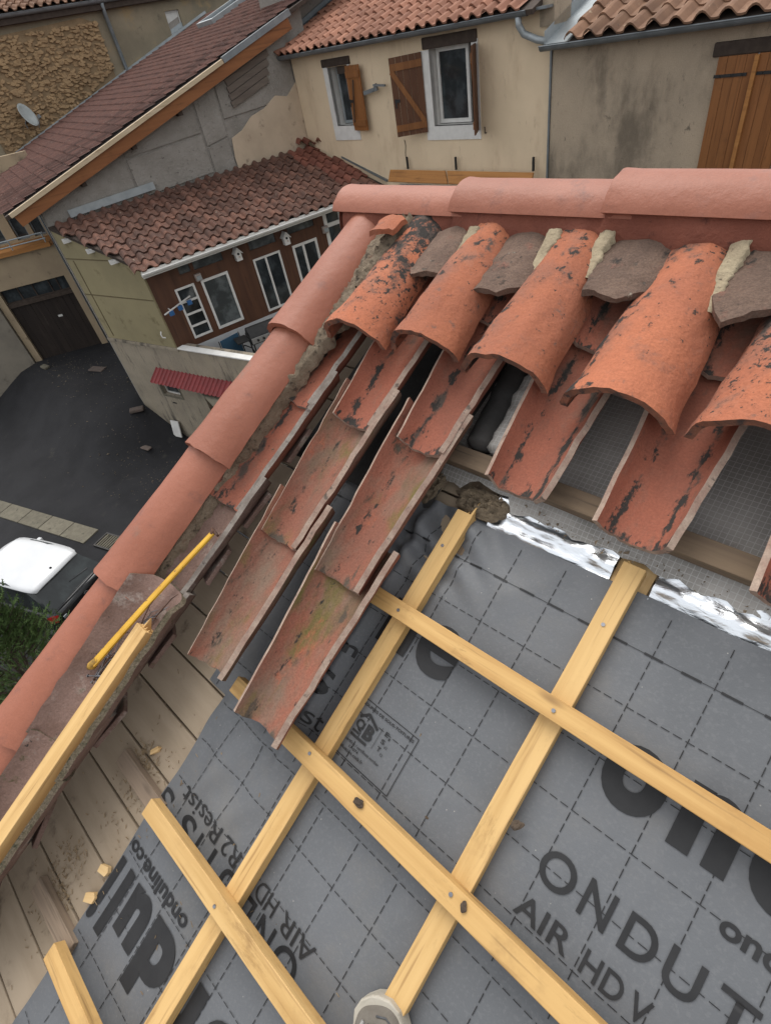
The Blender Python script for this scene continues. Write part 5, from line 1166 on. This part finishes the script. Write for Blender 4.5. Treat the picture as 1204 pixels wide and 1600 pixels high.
for name, pts, r in (('trim', [(0.002, -0.022), (-0.012, -0.045), (-0.022, -0.075), (-0.026, -0.11)], 0.0042), ('trim', [(0.006, -0.022), (0.020, -0.045), (0.030, -0.075), (0.034, -0.11)], 0.0042), ('stripe', [(0.018, -0.022), (0.034, -0.045), (0.042, -0.075)], 0.003), ('stripe', [(-0.010, -0.018), (-0.026, -0.040), (-0.036, -0.075)], 0.003), ('seam', [(0.012, -0.012), (0.028, -0.014), (0.040, -0.028)], 0.0015)):
    pts = [(x, y + 0.016) for x, y in pts]; b = MB(); b.tube([(x, y, onshoe(x, y) + 0.0005) for x, y in pts], r, 6); b.build(name, M['shoedark'] if name != 'stripe' else M['shoemesh'], sh, smooth=True)
b = MB(); b.tube([(0.004, -0.02, onshoe(0.004, -0.02)), (0.004, -0.02, onshoe(0.004, -0.02) + 0.003)], 0.004, 8); b.build('eyelet', M['shoesole'], sh)
b = MB()
for i in range(4): y = -0.06 - 0.022 * i; b.tube([(-0.02, y, onshoe(-0.02, y) + 0.002), (0.004, y - 0.004, onshoe(0.004, y) + 0.004), (0.028, y, onshoe(0.028, y) + 0.002)], 0.003, 6)
b.build('laces', M['shoesole'], sh, smooth=True)

# ================================================================== SMALL THINGS ROUND THE VERANDA
def vloc(s, out, z): """point in front of the veranda: s along it, out from the gable"""; return Matrix.Translation(GLOC) @ Matrix.Rotation(R(76.449), 4, 'Z') @ Vector((s, -out, z))
VR = (0, 0, R(76.449))
for k, (s, z, lab) in enumerate(((-3.985, -2.98, 'white nesting box between the window and the open door'), (-2.605, -3.02, 'white nesting box above the door at right'))):
    h = empty('nesting_box', vloc(s, 2.68, z - 0.04), VR); h.scale = (1.08, 1.08, 1.08); tag(h, lab, 'nesting box', 'white nesting boxes')
    b = MB(); b.prism([(-0.07, 0), (0.07, 0), (0.07, 0.18), (0, 0.26), (-0.07, 0.18)], -0.14, 0.0); b.build('box', M['white'], h)
    b = MB(); b.bar((-0.10, -0.08, 0.15), (0.0, -0.08, 0.285), 0.2, 0.015, (0, 0, 1)); b.bar((0.10, -0.08, 0.15), (0.0, -0.08, 0.285), 0.2, 0.015, (0, 0, 1)); b.build('roof', M['white'], h)
    b = MB(); b.tube([(0, -0.145, 0.15), (0, -0.139, 0.15)], 0.028, 10); b.build('hole', M['dark'], h)
    b = MB(); b.tube([(0, -0.14, 0.09), (0, -0.19, 0.09)], 0.008, 6); b.build('perch', M['ochre'], h)
M['lampwhite'] = pm('lamp_housing', (0.40, 0.33, 0.29), (0.33, 0.27, 0.24), 10, 0.5, 0.1, 40, 0.002)
for k, (s, z, lab) in enumerate(((-5.12, -3.16, 'boxy outdoor wall lamp above the narrow white window'), (-1.40, -3.14, 'boxy outdoor wall lamp beside the big window at right'))):
    h = empty('wall_lamp', vloc(s, 2.66, z), VR); tag(h, lab, 'wall lamp', 'outdoor wall lamps')
    b = MB(); b.box(-0.08, 0.08, -0.10, 0.0, 0, 0.17); b.build('housing', M['lampwhite'], h, bevel=0.012); b = MB(); b.box(-0.06, 0.06, -0.13, -0.10, 0.03, 0.13); b.build('lens', M['palezinc'], h)
# folding clothes line arm with blue clips
cl = empty('clothes_arm', vloc(-5.92, 2.72, -3.50), VR); tag(cl, 'white folding clothes line arm with blue clips by the olive wall corner', 'clothes line')
b = MB(); b.bar((-0.40, -0.42, 0.02), (0.42, -0.02, 0.10), 0.03, 0.025); b.bar((-0.2, -0.02, 0.0), (-0.2, -0.3, 0.03), 0.02, 0.02); b.build('arm', M['white'], cl)
M['blue'] = pm('blue_plastic', (0.03, 0.12, 0.30), (0.025, 0.10, 0.25), 10, 0.5, 0)
for x, y in ((-0.22, -0.34), (0.05, -0.2), (0.34, -0.06)): B(x - 0.06, x + 0.06, y - 0.04, y + 0.02, -0.08, 0.03).build('clip', M['blue'], cl, bevel=0.01)
b = MB(); b.tube([(2.94, 0, 0), (2.94, 0, 0.01)], 0.01, 6)
# blue garden chair
ch = empty('garden_chair', vloc(-5.02, 3.42, -5.55), (0, 0, R(76.449 + 12))); tag(ch, 'blue fabric garden chair with dark tubular arms on the terrace', 'chair')
M['bluecloth'] = pm('blue_fabric', (0.035, 0.085, 0.135), (0.028, 0.07, 0.115), 30, 0.9, 0.3, 200, 0.002)
b = MB(); b.prism([(-0.28, 0.45), (0.28, 0.45), (0.28, 1.02), (-0.28, 1.02)], 0.20, 0.23); b.build('backrest', M['bluecloth'], ch, bevel=0.01)
B(-0.28, 0.28, -0.30, 0.22, 0.40, 0.435).build('seat', M['bluecloth'], ch, bevel=0.01)
for sx in (-0.31, 0.31):
    b = MB(); b.tube([(sx, -0.32, 0), (sx, -0.30, 0.58), (sx, -0.22, 0.66), (sx, 0.12, 0.66), (sx, 0.24, 0.60)], 0.014, 6); b.build('arm', M['black'], ch, smooth=True)
    b = MB(); b.tube([(sx, 0.30, 0), (sx, 0.22, 0.45), (sx, 0.23, 1.02)], 0.014, 6); b.build('leg', M['black'], ch, smooth=True)
# gas barbecue
bq = empty('barbecue', vloc(-4.25, 3.55, -5.55), (0, 0, R(76.449 - 5))); tag(bq, 'black gas barbecue with steel knob panel on the terrace', 'barbecue')
b = MB()
for x in (-0.38, 0.38):
    for y in (-0.2, 0.2): b.tube([(x, y, 0), (x * 0.95, y * 0.9, 0.8)], 0.02, 6)
b.build('frame', M['black'], bq); B(-0.42, 0.42, -0.24, 0.24, 0.16, 0.20).build('shelf', M['black'], bq)
B(-0.42, 0.42, -0.25, 0.25, 0.78, 0.98).build('firebox', M['black'], bq, bevel=0.02)
M['steel'] = pm('brushed_steel', (0.42, 0.42, 0.42), (0.34, 0.34, 0.34), 20, 0.4, 0, metal=0.6)
pn = B(-0.40, 0.40, -0.28, -0.252, 0.82, 0.96).build('control_panel', M['steel'], bq)
for x in (-0.24, -0.08, 0.08, 0.24):
    b = MB(); b.tube([(x, -0.28, 0.89), (x, -0.32, 0.89)], 0.032, 10); b.build('knob', M['black'], pn)
b = MB(); pr = [(-0.24, 0.98)] + [(-0.24 + 0.48 * i / 10, 0.985 + 0.2 * math.sin(math.pi * i / 10)) for i in range(11)] + [(0.24, 0.98)]
b.prism(pr, -0.40, 0.40); b.v = [(y, x, z) for x, y, z in b.v]; b.build('lid', M['black'], bq, smooth=False)
for s_g in (-1, 1): B(min(0.44 * s_g, 0.76 * s_g), max(0.44 * s_g, 0.76 * s_g), -0.22, 0.22, 0.92, 0.95).build('side_table', M['black'], bq)
# satellite dish on the stone house
SROT = R(89.145)
def sloc(s, out, z): return Matrix.Translation((-26.12, 7.57, 0)) @ Matrix.Rotation(SROT, 4, 'Z') @ Vector((s, -out, z))
dh = empty('satellite_dish', sloc(0.78, 0.35, 0.35), (R(68), 0, SROT + R(35))); tag(dh, 'pale grey satellite dish on the rubble stone wall', 'satellite dish')
b = MB(); nr, na = 5, 24
b.v.append((0, 0, 0))
for i in range(1, nr + 1):
    for j in range(na): t = 2 * math.pi * j / na; r_ = 0.34 * i / nr; b.v.append((r_ * math.cos(t), r_ * 1.1 * math.sin(t), 0.10 * (i / nr) ** 2))
for j in range(na): b.f.append((0, 1 + j, 1 + (j + 1) % na)); b.mi.append(0)
for i in range(nr - 1):
    for j in range(na): a = 1 + i * na; b.f.append((a + j, a + na + j, a + na + (j + 1) % na, a + (j + 1) % na)); b.mi.append(0)
M['dish'] = pm('dish_grey', (0.40, 0.43, 0.42), (0.34, 0.37, 0.36), 4, 0.6, 0)
o = b.build('reflector', M['dish'], dh, smooth=True, recalc=False); so2 = o.modifiers.new('s', 'SOLIDIFY'); so2.thickness = 0.012
b = MB(); b.tube([(0, -0.46, 0.10), (0, -0.25, 0.42)], 0.012, 6); b.box(-0.04, 0.04, -0.30, -0.20, 0.36, 0.46); b.build('feed_arm', M['zinc'], dh)
b = MB(); b.tube([(0, 0, -0.01), (0, -0.1, -0.25), (0, -0.25, -0.3)], 0.02, 6); b.build('bracket', M['zinc'], dh)

# ================================================================== YARD: car, conifer, rubble
M['carblack'] = pm('black_car_paint', (0.006, 0.006, 0.007), (0.008, 0.008, 0.009), 3, 0.22, 0, spec=0.5, rnd=0)
M['carwhite'] = pm('white_car_paint', (0.58, 0.59, 0.60), (0.54, 0.55, 0.56), 2, 0.25, 0, spec=0.5, rnd=0)
M['carglass'] = glass('car_glass', (0.012, 0.015, 0.015), 0.04)
M['tail'] = pm('tail_lamp_red', (0.36, 0.018, 0.016), (0.24, 0.012, 0.012), 20, 0.2, 0, rnd=0)
M['rubber'] = pm('tyre_rubber', (0.016, 0.016, 0.016), (0.024, 0.023, 0.022), 20, 0.9, 0, rnd=0)
M['alloy'] = pm('alloy', (0.4, 0.4, 0.41), (0.34, 0.34, 0.35), 10, 0.35, 0, metal=0.8, rnd=0)
CF = Vector((-0.935, -0.353)).normalized(); CRZ = math.atan2(CF.y, CF.x)
car = empty('parked_car', (-10.38, -0.36, GZ), (0, 0, CRZ)); tag(car, 'small black hatchback with white roof parked beyond the verge', 'car')
# x: 0 at the rear bumper, forward positive
def sec_body(x):                       # half width at mid height, belt height, lower height
    k = x / 3.6
    hw = 0.80 - 0.10 * max(0, 1 - x / 0.30) ** 2 - 0.16 * max(0, (x - 3.0) / 0.6) ** 2
    belt = 0.94 + 0.05 * max(0, 1 - x / 1.2) - 0.05 * max(0, (x - 2.2) / 1.4)
    if x > 2.75: belt -= 0.16 * ((x - 2.75) / 0.85) ** 1.6
    return hw, belt
b = MB(); X = [0.0, 0.04, 0.12, 0.3, 0.6, 1.0, 1.5, 2.0, 2.5, 2.8, 3.1, 3.35, 3.52, 3.6]; K = 15
for x in X:
    hw, belt = sec_body(x); pts = [(hw * 0.90, 0.20), (hw * 0.985, 0.30), (hw, 0.48), (hw * 1.0, 0.66), (hw * 0.975, belt - 0.10), (hw * 0.91, belt - 0.02), (hw * 0.86, belt), (0, belt + 0.02)]
    full = [(-a, z) for a, z in pts] ; full = full + [(a, z) for a, z in pts[::-1][1:]]
    sq = 0.86 if x in (0.0, 3.6) else 1
    for a, z in full: b.v.append((x, a * (0.97 if sq != 1 else 1), z if sq == 1 else 0.5 + (z - 0.5) * 0.9))
for i in range(len(X) - 1):
    for j in range(K - 1): a = i * K + j; b.f.append((a, a + 1, a + K + 1, a + K)); b.mi.append(0)
b.f.append(tuple(range(K))[::-1]); b.f.append(tuple((len(X) - 1) * K + j for j in range(K))); b.mi += [0, 0]
me = b.mesh('body', M['carblack']); smooth_by_angle(me, 50); bo = inst('body', me, car)
# greenhouse
gh = MB(); low_ = [(0.16, 0.70), (0.5, 0.735), (1.3, 0.745), (2.3, 0.735), (2.95, 0.64)]; top_ = [(0.52, 0.555), (0.8, 0.585), (1.3, 0.60), (1.85, 0.60), (2.38, 0.56)]
zl = [0.985, 0.985, 0.965, 0.955, 0.88]; zt = [1.40, 1.455, 1.475, 1.46, 1.41]
for i in range(5): gh.v += [(low_[i][0], low_[i][1], zl[i]), (top_[i][0], top_[i][1], zt[i]), (top_[i][0], -top_[i][1], zt[i]), (low_[i][0], -low_[i][1], zl[i])]
for i in range(4):
    a = i * 4
    for j in range(3): gh.f.append((a + j, a + j + 1, a + 5 + j, a + 4 + j)); gh.mi.append(0)
gh.f += [(0, 3, 2, 1), (16, 17, 18, 19)]; gh.mi += [0, 0]
gh.build('windows', M['carglass'], car)
# white roof panel, crowned, with a rear lip
rp_ = MB(); nxx, nyy = 14, 12
for i in range(nxx + 1):
    k = i / nxx; x = 0.40 + (2.45 - 0.40) * k; hw = (0.575 + 0.06 * math.sin(math.pi * (0.18 + 0.7 * k))) * (1 - 0.10 * max(0, 1 - k / 0.14) ** 2 - 0.12 * max(0, (k - 0.85) / 0.15) ** 2); edge = max(0, 1 - k / 0.10); edgef = max(0, (k - 0.9) / 0.1)
    for j in range(nyy + 1):
        t = -1 + 2 * j / nyy; cr = 1 - abs(t) ** 3.2
        rp_.v.append((x - 0.05 * (t * t) * (1 if k > 0.5 else -1) * (0.9 if k in (0, 1) else 0), hw * t, 1.415 + 0.095 * math.sin(math.pi * (0.30 + 0.5 * k)) + 0.045 * cr - 0.05 - 0.05 * edge - 0.03 * edgef))
for i in range(nxx):
    for j in range(nyy): a = i * (nyy + 1) + j; rp_.f.append((a, a + nyy + 1, a + nyy + 2, a + 1)); rp_.mi.append(0)
o = rp_.build('roof_panel', M['carwhite'], car, smooth=True, recalc=False); q = o.modifiers.new('s', 'SOLIDIFY'); q.thickness = 0.035; q.offset = -1
b = MB(); b.tube([(0.62, -0.02, 1.475), (0.57, -0.02, 1.50)], 0.022, 8); b.build('aerial_base', M['carblack'], car)
B(0.435, 0.465, -0.10, 0.02, 1.425, 1.437).build('brake_lamp', M['carblack'], car)
b = MB(); b.tube([(0.30, 0.0, 1.16 - 0.02), (0.27, -0.25, 1.14 - 0.03), (0.25, -0.44, 1.09)], 0.012, 6); b.build('rear_wiper', M['carblack'], car)
# rear spoiler line, lamps, plate, emblem
b = MB(); b.tube([(0.13, -0.66, 0.985), (0.10, -0.3, 1.0), (0.10, 0.3, 1.0), (0.13, 0.66, 0.985)], 0.028, 8); b.build('tailgate_lip', M['carblack'], car, smooth=True)
for s_g in (-1, 1):
    b = MB(); pts = [(0.02, 0.50 * s_g, 0.80), (0.015, 0.50 * s_g, 0.93), (0.05, 0.66 * s_g, 0.965), (0.26, 0.79 * s_g, 0.95), (0.24, 0.805 * s_g, 0.80), (0.05, 0.70 * s_g, 0.78)]
    c = [sum(p[i] for p in pts) / 6 for i in range(3)]; k0 = len(b.v); b.v += [(p[0] - 0.01, p[1] + 0.012 * s_g, p[2]) for p in pts] + [(c[0] - 0.06, c[1] + 0.05 * s_g, c[2])]
    for i in range(6): b.f.append((i, (i + 1) % 6, 6)); b.mi.append(0)
    b.f.append((0, 1, 2, 3, 4, 5)); b.mi.append(0); tl = b.build('tail_lamp', M['tail'], car, smooth=True)
    B(0.0, 0.02, min(0.56 * s_g, 0.64 * s_g), max(0.56 * s_g, 0.64 * s_g), 0.84, 0.90).build('lamp_core', M['palezinc'], tl, (-0.035, 0, 0))
B(-0.012, 0.03, -0.26, 0.26, 0.52, 0.63).build('number_plate', M['carwhite'], car)
em = MB()
for k in (0, 1): em.bar((-0.012, -0.05, 0.80 + 0.035 * k), (-0.012, 0.0, 0.83 + 0.035 * k), 0.012, 0.012, (1, 0, 0)); em.bar((-0.012, 0.05, 0.80 + 0.035 * k), (-0.012, 0.0, 0.83 + 0.035 * k), 0.012, 0.012, (1, 0, 0))
em.build('emblem', M['alloy'], car, (0.0, 0, 0.06))
B(-0.06, 0.10, -0.70, 0.70, 0.22, 0.50).build('bumper', M['carblack'], car, bevel=0.04)
for x in (0.62, 2.95):
    for s_g in (-1, 1):
        wh = empty('wheel', (x, 0.70 * s_g, 0.29), (0, 0, 0), car)
        b = MB(); b.tube([(0, -0.09, 0), (0, -0.08, 0), (0, 0.08, 0), (0, 0.09, 0)], [0.26, 0.29, 0.29, 0.26], 24); b.build('tyre', M['rubber'], wh); b = MB(); b.tube([(0, 0.085 * s_g, 0), (0, 0.098 * s_g, 0)], [0.19, 0.17], 16); b.build('rim', M['alloy'], wh)
for s_g in (-1, 1):
    b = MB(); b.box(2.30, 2.42, min(0.80 * s_g, 0.96 * s_g), max(0.80 * s_g, 0.96 * s_g), 0.92, 1.05); b.build('mirror', M['carwhite'], car, bevel=0.03)

# conifer hedge tree in front of the car
M['needle'] = pm('conifer_green', (0.10, 0.155, 0.05), (0.066, 0.11, 0.036), 2.0, 0.8, 0, rnd=0, spots=[((0.105, 0.150, 0.05), 5, 0.58, 0.72)], spec=0.2)
M['bark'] = pm('bark', (0.07, 0.05, 0.035), (0.045, 0.033, 0.025), 10, 0.95, 0.6, 40, 0.01)
con = empty('conifer', (-7.55, -1.72, GZ)); tag(con, 'dense green conifer beside the parked car at the left edge', 'tree')
b = MB(); b.tube([(0, 0, 0), (0.02, 0, 1.0), (0, 0.02, 2.8)], [0.10, 0.07, 0.02], 8)
rc = random.Random(4)
cb = MB()
def spray(p, d, l, wd):
    d = d.normalized(); s = d.cross(Vector((rc.uniform(-1, 1), rc.uniform(-1, 1), rc.uniform(-1, 1)))).normalized(); n_ = 3
    for i in range(n_):
        a = p + d * l * i / n_; c = p + d * l * (i + 1) / n_ + Vector((0, 0, 0.004 * i)); w1 = wd * (1 - i / n_ * 0.7); w2 = wd * (1 - (i + 1) / n_ * 0.8)
        cb.quad(a - s * w1, a + s * w1, c + s * w2, c - s * w2)
        for sg in (-1, 1):
            e = a + d * l * 0.12; f = e + (d * 0.65 + s * sg * 0.75) * l * 0.40 * (1 - i * 0.2); cb.poly([e - d * wd * 0.6, e + d * wd * 0.9, f])
HT = 4.35
for k in range(520):
    z = HT * (1 - rc.random() ** 1.35 * 0.98); t = rc.uniform(0, 2 * math.pi); rad = 1.12 * (1 - (z / HT) ** 2.4) ** 0.75 * (0.72 + 0.42 * nz(math.cos(t) * 1.7, math.sin(t) * 1.7, z * 1.2) + 0.25) + 0.05
    out_ = Vector((math.cos(t), math.sin(t), 0)); base = Vector((0, 0, max(0.1, z - 0.35))) + out_ * rad * 0.35; tip = Vector((0, 0, z)) + out_ * rad
    b.tube([tuple(base), tuple(tip)], [0.010, 0.004], 4, caps=False)
    for m2 in range(20):
        f = rc.uniform(0.15, 1.05); p = base.lerp(tip, f) + Vector((rc.gauss(0, 0.07), rc.gauss(0, 0.07), rc.gauss(0, 0.07)))
        d = (out_ * rc.uniform(0.2, 1.0) + Vector((rc.gauss(0, 0.35), rc.gauss(0, 0.35), rc.uniform(0.2, 1.3)))); spray(p, d, rc.uniform(0.07, 0.17), rc.uniform(0.006, 0.012))
b.build('trunk', M['bark'], con); cb.build('crown', M['needle'], con, recalc=False)

# stones and roof debris on the asphalt
M['rubble'] = pm('rubble_stone', (0.13, 0.10, 0.085), (0.09, 0.072, 0.062), 6, 0.95, 0.5, 30, 0.01)
def block(x, y, sx, sy, sz, rz, lab, mat='rubble', cat='stone'):
    o = B(-sx / 2, sx / 2, -sy / 2, sy / 2, 0, sz).build('fallen_block', M[mat], None, (x, y, gz(x, y) + 0.005), (0, R(4), R(rz)), bevel=0.03); tag(o, lab, cat, 'blocks fallen by the yard wall')
block(-16.35, 4.05, 0.42, 0.24, 0.10, 60, 'pale rounded block beside the foot of the yard wall corner')
block(-15.35, 3.45, 0.40, 0.18, 0.05, 15, 'reddish slab on the asphalt below the white board')
block(-20.2, 4.6, 0.6, 0.3, 0.06, 25, 'mossy pale rubble heap slab in front of the garage', 'rubble')
block(-22.6, 3.6, 0.35, 0.2, 0.10, 10, 'small white stone in front of the garage pier', 'slab')
rd = random.Random(8); b = MB()
for k in range(620):
    c = rd.choice([(-15.3, 3.1, 0.9, 0.5), (-14.6, 2.9, 1.0, 0.5), (-18.6, 4.6, 1.4, 0.7), (-20.5, 4.4, 1.4, 0.5), (-22.3, 3.9, 1.2, 0.4), (-16.5, 3.3, 1.6, 1.0)])
    x, y = rd.gauss(c[0], c[2]), rd.gauss(c[1], c[3]); s = rd.uniform(0.008, 0.032) * (1.7 if rd.random() < 0.1 else 1); z0 = gz(x, y) + 0.004; a = rd.uniform(0, 3)
    ca, sa = math.cos(a) * s, math.sin(a) * s; b.poly([(x - ca, y - sa, z0), (x + sa * 0.5, y - ca * 0.5, z0), (x + ca, y + sa, z0)]); b.poly([(x - ca, y - sa, z0), (x + ca, y + sa, z0), (x, y, z0 + s * 0.6)])
    b.poly([(x - ca, y - sa, z0), (x, y, z0 + s * 0.6), (x + sa * 0.5, y - ca * 0.5, z0)]); b.poly([(x + ca, y + sa, z0), (x + sa * 0.5, y - ca * 0.5, z0), (x, y, z0 + s * 0.6)])
M['crumbs'] = pm('tile_crumbs', (0.085, 0.068, 0.052), (0.15, 0.12, 0.09), 3, 0.95, 0, rnd=0)
o = b.build('debris', M['crumbs'], None, recalc=False); tag(o, 'crumbs of tile and mortar scattered on the asphalt', 'debris', kind='stuff')
